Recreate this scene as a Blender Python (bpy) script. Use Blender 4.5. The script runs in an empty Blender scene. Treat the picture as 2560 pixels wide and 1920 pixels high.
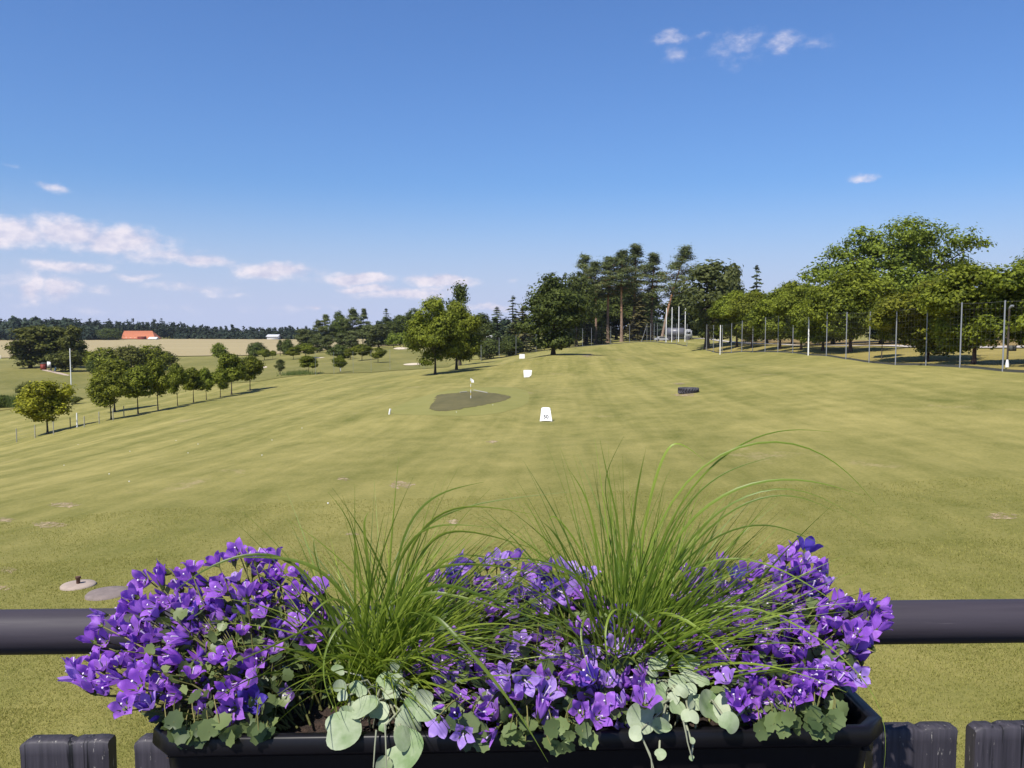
import bpy, math, random
import numpy as np
from mathutils import Vector, Matrix
R = math.radians
scene = bpy.context.scene
C = scene.collection

# ------------------------------------------------------------------ camera, sky, sun, exposure
FPX = 2089.0                     # focal length in pixels of the 2560 wide photograph
PITCH = R(3.8)
cam = bpy.data.objects.new('camera', bpy.data.cameras.new('camera'))
C.objects.link(cam)
cam.data.sensor_width = 36; cam.data.lens = FPX/2560*36
cam.data.clip_start = 0.05; cam.data.clip_end = 20000
cam.location = (0, 0, 0); cam.rotation_euler = (R(90)-PITCH, 0, 0)
scene.camera = cam
SUN_EL = R(55); SH = np.array([.40, .56])          # ground direction in which shadows fall
SUN_TO = Vector((-SH[0], -SH[1], 0)).normalized()
az = math.atan2(SUN_TO.x, SUN_TO.y)
sd = Vector((SUN_TO.x*math.cos(SUN_EL), SUN_TO.y*math.cos(SUN_EL), math.sin(SUN_EL)))
sun = bpy.data.objects.new('sun', bpy.data.lights.new('sun', 'SUN')); C.objects.link(sun)
sun.data.energy = 4.5; sun.data.angle = R(.53); sun.data.color = (1, .955, .88)
sun.rotation_euler = sd.to_track_quat('Z', 'Y').to_euler()
scene.view_settings.view_transform = 'Standard'; scene.view_settings.look = 'None'
scene.view_settings.exposure = 0.55; scene.view_settings.gamma = 1
scene.cycles.max_bounces = 8; scene.cycles.transparent_max_bounces = 16

def ray(u, v):                                     # direction of a sight line, forward component 1
    x = (u-1280)/FPX; y = (960-v)/FPX
    d = np.array([x, math.cos(PITCH)+y*math.sin(PITCH), -math.sin(PITCH)+y*math.cos(PITCH)])
    return d/d[1]
def at(u, v, D):
    return Vector(ray(u, v)*D)

# ------------------------------------------------------------------ node helper
class NT:
    def __init__(s, tree):
        s.t = tree; tree.nodes.clear()
    def n(s, kind, **kw):
        nd = s.t.nodes.new(kind); ins = kw.pop('ins', {})
        for k, v in kw.items(): setattr(nd, k, v)
        for k, v in ins.items(): s.put(nd.inputs[k], v)
        return nd
    def put(s, sock, v):
        if isinstance(v, bpy.types.NodeSocket): s.t.links.new(v, sock)
        else: sock.default_value = v
    def math(s, op, a, b=0, c=0, clamp=False):
        nd = s.n('ShaderNodeMath', operation=op, use_clamp=clamp, ins={0: a, 1: b, 2: c}); return nd.outputs[0]
    def mix(s, f, a, b):
        nd = s.n('ShaderNodeMix', data_type='RGBA', clamp_factor=True)
        s.put(nd.inputs[0], f)
        for i, v in ((6, a), (7, b)): s.put(nd.inputs[i], v if isinstance(v, bpy.types.NodeSocket) else (*v[:3], 1))
        return nd.outputs[2]
    def noise(s, vec, scale, detail=3, rough=.55, dist=0):
        nd = s.n('ShaderNodeTexNoise', ins={'Scale': scale, 'Detail': detail, 'Roughness': rough, 'Distortion': dist})
        if vec is not None: s.put(nd.inputs['Vector'], vec)
        return nd.outputs['Fac']
    def rng(s, v, a, b, c=0., d=1., smooth=False):
        nd = s.n('ShaderNodeMapRange', interpolation_type='SMOOTHSTEP' if smooth else 'LINEAR', ins={0: v, 1: a, 2: b, 3: c, 4: d}); return nd.outputs[0]
    def mapping(s, vec, scale=(1, 1, 1), rot=(0, 0, 0)):
        return s.n('ShaderNodeMapping', ins={'Vector': vec, 'Scale': scale, 'Rotation': rot}).outputs[0]
    def coord(s, which='Object'):
        return s.n('ShaderNodeTexCoord').outputs[which]
    def pos(s):
        return s.n('ShaderNodeNewGeometry').outputs['Position']

def newmat(name):
    m = bpy.data.materials.new(name); m.use_nodes = True
    return m, NT(m.node_tree)
def finish(nt, shader):
    o = nt.n('ShaderNodeOutputMaterial'); nt.t.links.new(shader, o.inputs['Surface'])

# ------------------------------------------------------------------ world: clear sky with a low bank of small clouds
w = bpy.data.worlds.new('World'); scene.world = w; w.use_nodes = True
nt = NT(w.node_tree)
sky = nt.n('ShaderNodeTexSky', sky_type='NISHITA', sun_disc=False, sun_elevation=SUN_EL, sun_rotation=az,
           altitude=150, air_density=1.25, dust_density=.55, ozone_density=3.2)
dirv = nt.coord('Generated')
sep = nt.n('ShaderNodeSeparateXYZ', ins={0: dirv})
azn = nt.math('ARCTAN2', sep.outputs[0], sep.outputs[1]); eln = nt.math('ARCSINE', sep.outputs[2])
ae = nt.n('ShaderNodeCombineXYZ', ins={0: azn, 1: nt.math('MULTIPLY', eln, 1.7), 2: 0.}).outputs[0]
nz = nt.n('ShaderNodeTexNoise', ins={'Vector': ae, 'Scale': 17., 'Detail': 5., 'Roughness': .6})
warp = nt.n('ShaderNodeVectorMath', operation='SUBTRACT', ins={0: nz.outputs['Color'], 1: (.5, .5, .5)}).outputs[0]
wsep = nt.n('ShaderNodeSeparateXYZ', ins={0: warp})
az2 = nt.math('MULTIPLY_ADD', wsep.outputs[0], .05, azn); el2 = nt.math('MULTIPLY_ADD', wsep.outputs[1], .022, eln)
CLOUDS = [  # u, v, half width, half height, strength
 (10,584,130,34,.95),(165,578,110,32,1.),(290,602,130,30,.95),(400,640,150,22,.6),(505,652,85,16,.75),(575,664,80,11,.4),(690,674,85,21,1.05),
 (640,672,60,14,.5),(905,697,90,15,1.15),(915,722,62,10,1.),(1010,737,130,12,.85),(1105,704,68,17,1.15),(1090,727,50,8,.6),(80,722,34,34,.95),
 (150,722,50,28,.95),(165,668,125,14,.7),(30,705,60,30,.45),(350,700,90,11,.55),(480,722,110,14,.45),(250,726,70,14,.4),(560,735,80,10,.35),
 (790,770,22,9,.75),(145,465,40,13,.5),(10,414,30,7,.4),(1680,92,42,20,.42),(1682,138,46,16,.35),(1845,112,85,48,.33),(1955,114,62,28,.45),
 (1760,92,30,10,.3),(2040,110,50,25,.3),(2162,445,42,12,.5),(1230,770,50,10,.7),(300,775,330,16,.25),(700,772,300,14,.25),(1290,700,30,8,.3),(780,700,50,12,.4)]
F = None
for (u, v, wu, wv, k) in CLOUDS:
    d = ray(u, v); a0 = math.atan2(d[0], d[1]); e0 = math.atan2(d[2], math.hypot(d[0], d[1]))
    sa = wu/FPX*math.cos(a0)**2*1.05; se = wv/FPX*1.05
    dx = nt.math('MULTIPLY_ADD', az2, 1/sa, -a0/sa); dy = nt.math('MULTIPLY_ADD', el2, 1/se, -e0/se)
    q = nt.math('MULTIPLY_ADD', dx, dx, nt.math('MULTIPLY', dy, dy))
    g = nt.math('MULTIPLY', nt.math('EXPONENT', nt.math('MULTIPLY', q, -1.)), k)
    F = g if F is None else nt.math('MAXIMUM', F, g)
fine = nt.noise(ae, 40., 6, .6)
dens = nt.math('ADD', F, nt.math('MULTIPLY_ADD', fine, .9, -.52))
dens = nt.math('MULTIPLY', nt.rng(dens, .05, .75, 0, 1, True), nt.rng(F, .03, .3))
ccol = nt.mix(nt.rng(fine, .35, .62), (5.0, 5.0, 6.4), (7.7, 7.1, 7.6))
hz = nt.math('MULTIPLY', nt.rng(eln, 0., .175, 1, 0, True), .92)   # milky air towards the horizon
tint = nt.n('ShaderNodeMix', data_type='RGBA', blend_type='MULTIPLY', ins={0: 1., 6: sky.outputs[0], 7: (.475, .705, 1.08, 1)}).outputs[2]
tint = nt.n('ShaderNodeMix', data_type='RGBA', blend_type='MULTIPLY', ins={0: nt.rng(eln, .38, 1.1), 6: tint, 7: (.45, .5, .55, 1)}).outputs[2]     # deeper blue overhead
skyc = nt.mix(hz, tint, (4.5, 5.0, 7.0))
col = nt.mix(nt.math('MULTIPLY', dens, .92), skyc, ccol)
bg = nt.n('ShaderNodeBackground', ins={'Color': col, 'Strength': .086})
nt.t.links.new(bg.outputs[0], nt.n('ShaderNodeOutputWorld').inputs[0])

# ------------------------------------------------------------------ mesh helpers
class MB:
    def __init__(s): s.V = []; s.F = []; s.M = []; s.n = 0
    def add(s, V, F, mi=0):
        V = np.asarray(V, float).reshape(-1, 3)
        if isinstance(F, np.ndarray): s.F.append(F+s.n); s.M.append(np.full(len(F), mi))
        else:
            for f in F: s.F.append(np.array([f])+s.n); s.M.append(np.array([mi]))
        s.V.append(V); s.n += len(V)
    def box(s, c, size, mi=0, rot=None):
        h = np.array(size)/2.; P = np.array([[x, y, z] for x in (-1, 1) for y in (-1, 1) for z in (-1, 1)], float)*h
        if rot is not None: P = P @ np.array(rot).T
        s.add(P+np.array(c), np.array([[0, 1, 3, 2], [4, 6, 7, 5], [0, 4, 5, 1], [2, 3, 7, 6], [0, 2, 6, 4], [1, 5, 7, 3]]), mi)
    def tube(s, path, rad, n=6, cap=True, mi=0):
        P = np.asarray(path, float); k = len(P); rad = np.broadcast_to(np.asarray(rad, float), (k,))
        T = np.gradient(P, axis=0); T /= np.linalg.norm(T, axis=1)[:, None]+1e-12
        ref = np.array([0, 0, 1.]) if abs(T[0, 2]) < .9 else np.array([1., 0, 0])
        a = np.linspace(0, 2*np.pi, n, endpoint=False); V = []
        for i in range(k):
            N = np.cross(T[i], ref); N /= np.linalg.norm(N)+1e-12; B = np.cross(T[i], N); ref = np.cross(N, T[i]) if False else ref
            V.append(P[i]+rad[i]*(np.cos(a)[:, None]*N+np.sin(a)[:, None]*B))
        V = np.concatenate(V)
        i = np.arange(k-1)[:, None]*n; j = np.arange(n)[None]; j2 = (j+1) % n
        s.add(V, np.stack([i+j, i+j2, i+n+j2, i+n+j], -1).reshape(-1, 4), mi)
        if cap:
            s.add(V[:n], [list(range(n))], mi); s.add(V[-n:], [list(range(n))[::-1]], mi)
    def grid(s, G, mi=0, close=False):                       # G: (a,b,3)
        G = np.asarray(G, float); a, b, _ = G.shape
        i = np.arange(a-1)[:, None]*b
        if close: j = np.arange(b)[None]; j2 = (j+1) % b
        else: j = np.arange(b-1)[None]; j2 = j+1
        s.add(G.reshape(-1, 3), np.stack([i+j, i+j2, i+b+j2, i+b+j], -1).reshape(-1, 4), mi)
    def build(s, name, mats, parent=None, smooth=False, loc=None):
        me = bpy.data.meshes.new(name)
        V = np.concatenate(s.V); nf = sum(len(f) for f in s.F)
        tot = np.concatenate([np.full(len(f), f.shape[1]) for f in s.F]); st = np.concatenate([[0], np.cumsum(tot)[:-1]])
        idx = np.concatenate([f.ravel() for f in s.F])
        me.vertices.add(len(V)); me.vertices.foreach_set('co', V.astype(np.float32).ravel())
        me.loops.add(len(idx)); me.loops.foreach_set('vertex_index', idx.astype(np.int32))
        me.polygons.add(nf); me.polygons.foreach_set('loop_start', st.astype(np.int32)); me.polygons.foreach_set('loop_total', tot.astype(np.int32))
        me.polygons.foreach_set('material_index', np.concatenate(s.M).astype(np.int32))
        if smooth: me.polygons.foreach_set('use_smooth', np.ones(nf, bool))
        me.update(); me.validate()
        for m in (mats if isinstance(mats, (list, tuple)) else [mats]): me.materials.append(m)
        return link(name, me, parent, loc)
def link(name, data, parent=None, loc=None):
    o = bpy.data.objects.new(name, data); C.objects.link(o)
    if parent is not None: o.parent = parent
    if loc is not None: o.location = loc
    return o
def tag(o, label=None, cat=None, group=None, kind=None):
    for k, v in (('label', label), ('category', cat), ('group', group), ('kind', kind)):
        if v: o[k] = v
    return o
def empty(name, loc, rz=0, sc=1):
    o = bpy.data.objects.new(name, None); C.objects.link(o); o.empty_display_size = .2
    o.location = loc; o.rotation_euler = (0, 0, rz); o.scale = (sc, sc, sc) if not hasattr(sc, '__len__') else sc
    return o
def copy_thing(root):
    r = root.copy(); C.objects.link(r)
    for ch in list(root.children):
        c = ch.copy(); C.objects.link(c); c.parent = r
        for g in list(ch.children):
            d = g.copy(); C.objects.link(d); d.parent = c
    return r

# ------------------------------------------------------------------ materials
def simple(name, col, rough=.6, var=.15, scale=8., bump=0., metal=0., spec=.5):
    m, n = newmat(name); co = n.coord()
    f = n.noise(co, scale, 4); c = n.mix(f, [x*(1-var) for x in col], [x*(1+var) for x in col])
    b = n.n('ShaderNodeBsdfPrincipled', ins={'Base Color': c, 'Roughness': rough, 'Metallic': metal, 'Specular IOR Level': spec})
    if bump: n.put(b.inputs['Normal'], n.n('ShaderNodeBump', ins={'Strength': bump, 'Height': n.noise(co, scale*4, 4)}).outputs[0])
    finish(n, b.outputs[0]); return m
def leafmat(name, dark, light, trans=.3, rough=.6, clump=.25, objvar=.12, rnd=.6, spec=.12):
    m, n = newmat(name); g = n.n('ShaderNodeNewGeometry'); oi = n.n('ShaderNodeObjectInfo')
    f = n.math('MULTIPLY_ADD', n.noise(n.coord(), clump, 3), .9, n.math('MULTIPLY', g.outputs['Random Per Island'], rnd))
    f = n.rng(f, .35, .5+rnd)
    c = n.mix(f, dark, light)
    v = n.math('MULTIPLY_ADD', oi.outputs['Random'], 2*objvar, 1-objvar)
    c = n.n('ShaderNodeHueSaturation', ins={'Color': c, 'Value': v, 'Hue': n.math('MULTIPLY_ADD', oi.outputs['Random'], .02, .49)}).outputs[0]
    b = n.n('ShaderNodeBsdfPrincipled', ins={'Base Color': c, 'Roughness': rough, 'Specular IOR Level': spec})
    t = n.n('ShaderNodeBsdfTranslucent', ins={'Color': n.mix(.5, c, (light[0]*1.5, light[1]*1.6, light[2]*.8))})
    mx = n.n('ShaderNodeMixShader', ins={0: trans}); n.t.links.new(b.outputs[0], mx.inputs[1]); n.t.links.new(t.outputs[0], mx.inputs[2])
    finish(n, mx.outputs[0]); return m
def barkmat(name, a, b_, split=None):
    m, n = newmat(name); co = n.coord()
    f = n.noise(n.mapping(co, (3, 3, .6)), 2., 5, .65); c = n.mix(n.rng(f, .3, .7), a, b_)
    if split:                                            # upper trunk has another bark colour
        z = n.n('ShaderNodeSeparateXYZ', ins={0: co}).outputs[2]
        k = n.rng(n.math('MULTIPLY_ADD', f, 3., z), split[0], split[1]); c = n.mix(k, c, n.mix(f, split[2], [x*1.5 for x in split[2]]))
    b = n.n('ShaderNodeBsdfPrincipled', ins={'Base Color': c, 'Roughness': .9, 'Specular IOR Level': .2})
    finish(n, b.outputs[0]); return m

M = {}
M['maple'] = leafmat('maple leaves', (.020, .032, .004), (.245, .275, .028), .27)
M['lime'] = leafmat('yellowish maple leaves', (.026, .036, .004), (.235, .23, .024), .26)  # yellower leaf colour than the plain maples
M['yellow'] = leafmat('yellow green maple leaves', (.045, .050, .005), (.39, .37, .032), .3)
M['oak'] = leafmat('oak leaves', (.020, .036, .005), (.24, .29, .034), .27)
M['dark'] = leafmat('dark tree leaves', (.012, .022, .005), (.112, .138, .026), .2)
M['olive'] = leafmat('olive bush leaves', (.020, .027, .006), (.155, .16, .030), .2)
M['birch'] = leafmat('birch leaves', (.040, .052, .016), (.135, .15, .048), .26)
M['pine'] = leafmat('pine needles', (.030, .046, .015), (.185, .21, .068), .16, .6, .3)
M['spruce'] = leafmat('spruce needles', (.022, .036, .014), (.125, .15, .056), .12, .6, .4)
M['brownspruce'] = leafmat('dry spruce needles', (.045, .042, .016), (.16, .14, .052), .1, .6, .4)
M['far'] = leafmat('far wood leaves', (.014, .025, .016), (.046, .064, .038), .1, .7, .06)
M['reed'] = leafmat('reeds', (.05, .075, .02), (.13, .16, .04), .25)
M['bark'] = barkmat('grey brown bark', (.035, .028, .022), (.10, .08, .062))
M['redbark'] = barkmat('reddish bark', (.05, .026, .018), (.13, .072, .05))
M['pinebark'] = barkmat('pine bark', (.15, .10, .075), (.33, .235, .175), (8, 16, (.40, .19, .09)))
M['white'] = simple('white paint', (.80, .79, .77), .5, .04)
M['post'] = simple('galvanised post', (.30, .31, .33), .45, .08, 3, 0, .35)
M['whitepost'] = simple('white post', (.78, .77, .75), .5, .05)
M['woodpost'] = simple('weathered post', (.34, .32, .27), .8, .2, 20)
M['darkpost'] = simple('dark post', (.06, .06, .05), .8, .2, 20)
M['wire'] = simple('wire', (.16, .16, .16), .6, .1)
M['rubber'] = simple('tyre rubber', (.045, .041, .048), .6, .3, 6, .2)
M['concrete'] = simple('weathered concrete', (.34, .27, .22), .9, .28, 9, .5)
M['mossy'] = simple('mossy concrete', (.19, .15, .135), .9, .35, 12, .7)
M['rust'] = simple('rusty iron', (.09, .042, .025), .8, .4, 30, .4)
M['sand'] = simple('bunker sand', (.56, .47, .34), .95, .08, 1.5)
M['gravel'] = simple('gravel road', (.46, .41, .36), .95, .12, 2.)
M['pathm'] = simple('gravel path', (.42, .33, .25), .95, .15, 2.)
M['tile'] = simple('orange roof tiles', (.43, .14, .065), .75, .16, .8)
M['redwood'] = simple('red painted timber', (.22, .035, .022), .75, .2, 2)
M['palewall'] = simple('pale wall', (.62, .58, .52), .8, .08, 1)
M['slate'] = simple('grey roof sheet', (.62, .62, .64), .5, .05, 1)
M['darkglass'] = simple('dark window', (.02, .022, .026), .15, .1, 1)
M['carwhite'] = simple('white car paint', (.36, .36, .37), .3, .02)
M['tank'] = simple('dark truck box', (.10, .10, .12), .4, .1, 1)
M['bluebag'] = simple('pale blue fabric', (.22, .34, .42), .8, .1)
M['blacksign'] = simple('black lettering', (.03, .03, .032), .6, .1)

# ------------------------------------------------------------------ terrain
ctrl = [(0,0,-4.2),(-12,2,-4.5),(12,2,-4.0),(0,-40,-4.2),(-60,-40,-7),(60,-40,-3.4),(-6,13.5,-4.25),(9,13,-4.05),(15,30,-3.9),(24,45,-3.3),
 (-20,25,-6.0),(-14,45,-6.0),(-30,50,-8.2),(300,300,-1),(450,700,0),(-500,700,-8.6),(0,700,-8),(0,1000,-6),(-900,1000,-6),(900,1000,0),(900,100,0),
 (-400,150,-12),(-800,400,-10),(-200,0,-12),(200,0,-2),(-100,40,-11.2),(100,40,-1.6),(60,25,-2.2),(30,300,-4),(120,420,-3),(-60,420,-8)]
for (u, v, D) in [(2398,922,58),(2560,932,51),(2113,900,80),(1804,884,133),(1600,856,206),(1450,867,205),(1340,880,196),(1250,894,184),(1190,903,172),
 (1720,982,62),(1365,1053,46),(1318,945,92),(1305,899,140),(1180,997,58),(1383,887,130),(1140,925,118),(1088,936,108),(115,1084,85),(278,1049,87),(443,1015,99),
 (625,978,122),(0,1115,81),(180,966,180),(75,922,230),(0,897,320),(640,888,320),(0,849,690),(740,849,690),(330,848,690),(730,936,150),(1000,874,260),(950,912,180),(1050,864,290),(300,935,215),
 (0,985,150),(400,960,165),(860,900,225),(860,872,320),(2560,872,76),(2280,869,90),(2000,865,126),(2434,911,62),(2126,880,88),(1850,868,132),(1950,872,112),(2317,904,70),(2500,843,125),(2150,852,165),
 (1690,846,235),(1700,853,205),(1500,857,240),(1560,935,95),(2000,935,62),(1750,900,110)]:
    p = at(u, v, D); ctrl.append((p.x, p.y, p.z))
ctrl = np.array(ctrl)
def warp_xy(P): return np.stack([np.arcsinh(P[..., 0]/40), np.arcsinh(P[..., 1]/60)], -1)   # even out near and far
def tps(r2): return .5*r2*np.log(r2+1e-12)
A = warp_xy(ctrl[:, :2]); n_ = len(A)
K = tps(((A[:, None]-A[None])**2).sum(-1))+np.eye(n_)*2e-4
Pm = np.concatenate([np.ones((n_, 1)), A], 1)
sol = np.linalg.solve(np.block([[K, Pm], [Pm.T, np.zeros((3, 3))]]), np.concatenate([ctrl[:, 2], np.zeros(3)]))
def tz_raw(X, Y):
    P = warp_xy(np.stack([np.clip(X, -900, 900), np.clip(Y, -40, 1000)], -1)); sh = P.shape[:-1]; P = P.reshape(-1, 2); out = np.empty(len(P))
    for i in range(0, len(P), 8000):
        q = P[i:i+8000]; out[i:i+8000] = tps(((q[:, None]-A[None])**2).sum(-1)) @ sol[:n_]+sol[n_]+q @ sol[n_+1:]
    out = out.reshape(sh)
    fade = np.clip((Y-3)/12, 0, 1)
    return out+fade*(.035*np.sin(X*.9+1.3*np.sin(Y*.31))*np.cos(Y*.55+X*.2)+.07*np.sin(X*.21+Y*.13)*np.sin(Y*.17-X*.11+1))
sx = np.linspace(-1, 1, 261); XS = 900*np.sinh(5*sx)/np.sinh(5); XS = np.concatenate([[-1600], XS, [1600]])
sy = np.linspace(-.42, 1, 261); YS = 8+1100*np.sinh(5*sy)/np.sinh(5); YS = np.concatenate([YS, [1700]])
GX, GY = np.meshgrid(XS, YS); GZ = tz_raw(GX, GY)
def gz(x, y):
    i = int(np.clip(np.searchsorted(XS, x)-1, 0, len(XS)-2)); j = int(np.clip(np.searchsorted(YS, y)-1, 0, len(YS)-2))
    a = (x-XS[i])/(XS[i+1]-XS[i]); b = (y-YS[j])/(YS[j+1]-YS[j])
    return (GZ[j, i]*(1-a)+GZ[j, i+1]*a)*(1-b)+(GZ[j+1, i]*(1-a)+GZ[j+1, i+1]*a)*b
def on(u, D, dz=0):
    d = ray(u, 960); x = d[0]*D; return Vector((x, D, gz(x, D)+dz))
def hit(u, v, D0=4., D1=1000.):
    d = ray(u, v); D = D0; p = None
    while D < D1:
        if d[2]*D <= gz(d[0]*D, D):
            lo, hi = D/1.01, D
            for _ in range(18):
                m = (lo+hi)/2
                if d[2]*m <= gz(d[0]*m, m): hi = m
                else: lo = m
            return Vector((d[0]*hi, hi, gz(d[0]*hi, hi)))
        D *= 1.01
    return on(u, D1)

m, n = newmat('mown grass'); P = n.pos()
sp = n.n('ShaderNodeSeparateXYZ', ins={0: P})
rot = n.mapping(P, (1, 1, 0), (0, 0, R(4)))
st1 = n.noise(n.mapping(rot, (.42, .022, 0)), 1., 3, .5, .4)         # mowing bands running away from the terrace
st2 = n.noise(n.mapping(rot, (1.5, .05, 0)), 1., 3, .55, .3)
pat = n.noise(n.mapping(P, (.09, .09, 0)), 1., 5, .6, .6)
mid = n.noise(n.mapping(P, (.9, .55, 0)), 1., 5, .62)
fin = n.noise(n.mapping(P, (9, 7, 0)), 1., 6, .72)
bl = n.noise(n.mapping(P, (75, 38, 0), (0, 0, .3)), 1., 3, .7)
f = n.math('MULTIPLY_ADD', st1, .52, n.math('MULTIPLY', pat, .7))
f = n.math('MULTIPLY_ADD', st2, .34, f); f = n.math('MULTIPLY_ADD', mid, .7, f); f = n.math('MULTIPLY_ADD', fin, .8, f); f = n.math('MULTIPLY_ADD', bl, .75, f)
wv = n.math('SINE', n.math('MULTIPLY', n.math('MULTIPLY_ADD', n.noise(n.mapping(P, (.05, .02, 0)), 1., 2), 5., n.n('ShaderNodeSeparateXYZ', ins={0: rot}).outputs[0]), 1.3))
f = n.math('MULTIPLY_ADD', n.math('MULTIPLY', wv, n.rng(n.noise(n.mapping(P, (.03, .012, 0)), 1., 2), .38, .62)), .06, f)
f = n.rng(f, 1.50, 2.30)
c = n.mix(f, (.096, .108, .017), (.372, .316, .108))
near = n.rng(sp.outputs[1], 45, 9, 0, 1, True); c = n.mix(n.math('MULTIPLY', near, .30), c, (.118, .122, .020))
dry = n.rng(n.math('ADD', n.noise(n.mapping(P, (.16, .12, 0)), 1., 6, .7, .5), n.math('MULTIPLY', fin, .25)), .74, .86)
c = n.mix(n.math('MULTIPLY', dry, .8), c, (.36, .28, .15))
grn = n.rng(n.noise(n.mapping(P, (.05, .035, 0)), 1., 4, .6, .8), .56, .74); c = n.mix(n.math('MULTIPLY', grn, .4), c, (.085, .108, .022))
b = n.n('ShaderNodeBsdfPrincipled', ins={'Base Color': c, 'Roughness': .9, 'Specular IOR Level': .15})
n.put(b.inputs['Normal'], n.n('ShaderNodeBump', ins={'Strength': .55, 'Distance': .05, 'Height': n.math('MULTIPLY_ADD', bl, .5, fin)}).outputs[0])
finish(n, b.outputs[0]); M['lawn'] = m
def turf(name, a, b_, sc=(.2, .04), extra=None):
    m, n = newmat(name); P = n.pos()
    f = n.math('MULTIPLY_ADD', n.noise(n.mapping(P, (sc[0], sc[1], 0)), 1., 4, .6), .7, n.math('MULTIPLY', n.noise(n.mapping(P, (.8, .8, 0)), 1., 5, .65), .5))
    c = n.mix(n.rng(f, .38, .82), a, b_)
    b = n.n('ShaderNodeBsdfPrincipled', ins={'Base Color': c, 'Roughness': .9, 'Specular IOR Level': .15})
    if extra:                                             # worn patches: grass shows through
        tr = n.n('ShaderNodeBsdfTransparent'); mx = n.n('ShaderNodeMixShader', ins={0: n.rng(n.math('ADD', n.noise(n.mapping(P, (4, 2.5, 0)), 1., 5, .75), n.math('MULTIPLY', n.noise(n.mapping(P, (40, 30, 0)), 1., 2), .3)), .58, .74)})
        n.t.links.new(tr.outputs[0], mx.inputs[1]); n.t.links.new(b.outputs[0], mx.inputs[2]); b = mx
    finish(n, b.outputs[0]); return m
M['fairway'] = turf('fairway grass', (.105, .112, .024), (.26, .225, .072), (.06, .03))
M['green'] = turf('putting green grass', (.185, .185, .048), (.26, .24, .078))
M['worn'] = turf('worn brown turf', (.088, .082, .034), (.150, .130, .056), (.6, .12))
M['wheat'] = turf('ripe field', (.31, .25, .128), (.375, .305, .165), (.004, .03))
M['rough'] = turf('dry rough grass', (.15, .10, .035), (.30, .215, .085), (.2, .2))

M['verge'] = turf('dry verge grass', (.17, .145, .035), (.33, .26, .085), (.12, .2))
mb = MB(); mb.grid(np.stack([GX, GY, GZ], -1))
tag(mb.build('ground', M['lawn'], smooth=True), kind='structure')

def ribbon(name, near, far, mat, off, nu=60, nv=14, label=None):
    """sheet on the terrain between two polylines of world points"""
    def res(L, k):
        L = np.array([[p[0], p[1]] for p in L]); t = np.linspace(0, len(L)-1, k); i = np.minimum(t.astype(int), len(L)-2); f = (t-i)[:, None]; return L[i]*(1-f)+L[i+1]*f
    a, b = res(near, nu), res(far, nu); G = []
    for j in np.linspace(0, 1, nv):
        xy = a*(1-j)+b*j; G.append([[x, y, gz(x, y)+off] for x, y in xy])
    mb = MB(); mb.grid(np.array(G)); return tag(mb.build(name, mat, smooth=True), kind='structure')
def blob(name, outline, mat, off, rings=6, seg=60, wob=.0, seed=1):
    O = np.array([[p[0], p[1]] for p in outline]); k = len(O); c = O.mean(0)
    t = np.linspace(0, k, seg, endpoint=False); i = t.astype(int); f = (t-i)[:, None]; f = f*f*(3-2*f) if False else f
    p0, p1, p2, p3 = O[(i-1) % k], O[i % k], O[(i+1) % k], O[(i+2) % k]
    E = .5*((2*p1)+(-p0+p2)*f+(2*p0-5*p1+4*p2-p3)*f**2+(-p0+3*p1-3*p2+p3)*f**3)
    rg = np.random.default_rng(seed); E = c+(E-c)*(1+wob*rg.normal(size=(seg, 1)))
    G = [[[*(c+(e-c)*r), gz(*(c+(e-c)*r))+off] for e in E] for r in np.linspace(.001, 1, rings)]
    mb = MB(); mb.grid(np.array(G), close=True); return tag(mb.build(name, mat, smooth=True), kind='structure')

ribbon('verge', [on(2900, 44), on(2640, 48.8), on(2398, 58.4), on(2237, 68.4), on(2064, 86.4), on(1943, 103.5), on(1827, 127.5), on(1765, 146.5)], [on(2900, 65.8), on(2640, 72), on(2398, 82), on(2237, 92), on(2064, 116), on(1943, 138), on(1850, 159.5), on(1790, 185)], M['verge'], .03, 80, 14)
# fields, fairway, bunkers, roads
ribbon('wheat_field', [on(-500, 330), on(0, 325), on(400, 322), on(640, 318), on(800, 318), on(1000, 330)], [on(-500, 690), on(0, 688), on(330, 688), on(740, 688), on(1000, 680)], M['wheat'], .25, 80, 30)
ribbon('fairway', [on(-300, 100), hit(150, 1005), hit(420, 965), hit(640, 955), hit(820, 934), hit(1120, 918)], [on(-300, 300), on(100, 300), on(400, 300), on(700, 300), on(900, 290), on(1180, 280)], M['fairway'], .06, 90, 40)
blob('bunker', [hit(984, 872.5), hit(1000, 874.5), hit(1022, 872.5), hit(1016, 869.5), hit(996, 869)], M['sand'], .12)
blob('bunker', [hit(1008, 912.5), hit(1030, 914.5), hit(1052, 912), hit(1052, 909.5), hit(1030, 909)], M['sand'], .12)
blob('bunker', [hit(640, 921), hit(650, 923), hit(668, 919), hit(660, 916), hit(645, 916)], M['sand'], .12)
blob('bunker', [hit(776, 895), hit(795, 896.3), hit(812, 894.5), hit(792, 893.5)], M['sand'], .12)
ribbon('path', [hit(103, 926), hit(130, 932), hit(160, 939), hit(170, 940)], [hit(112, 924), hit(138, 929), hit(165, 936), hit(175, 939)], M['pathm'], .1, 20, 4)
ribbon('road', [on(2900, 66), on(2560, 75.5), on(2280, 89.5), on(2000, 124), on(1850, 160), on(1760, 215), on(1650, 240)], [on(2900, 69), on(2560, 79), on(2280, 94), on(2000, 130), on(1850, 171), on(1760, 228), on(1650, 255)], M['gravel'], .1, 60, 4)
ribbon('rough', [on(2900, 69.5), on(2560, 79.4), on(2280, 94.5), on(2000, 130.6), on(1850, 172)], [on(2900, 125), on(2560, 135), on(2280, 150), on(2000, 190), on(1850, 220)], M['rough'], .09, 60, 10)
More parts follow.
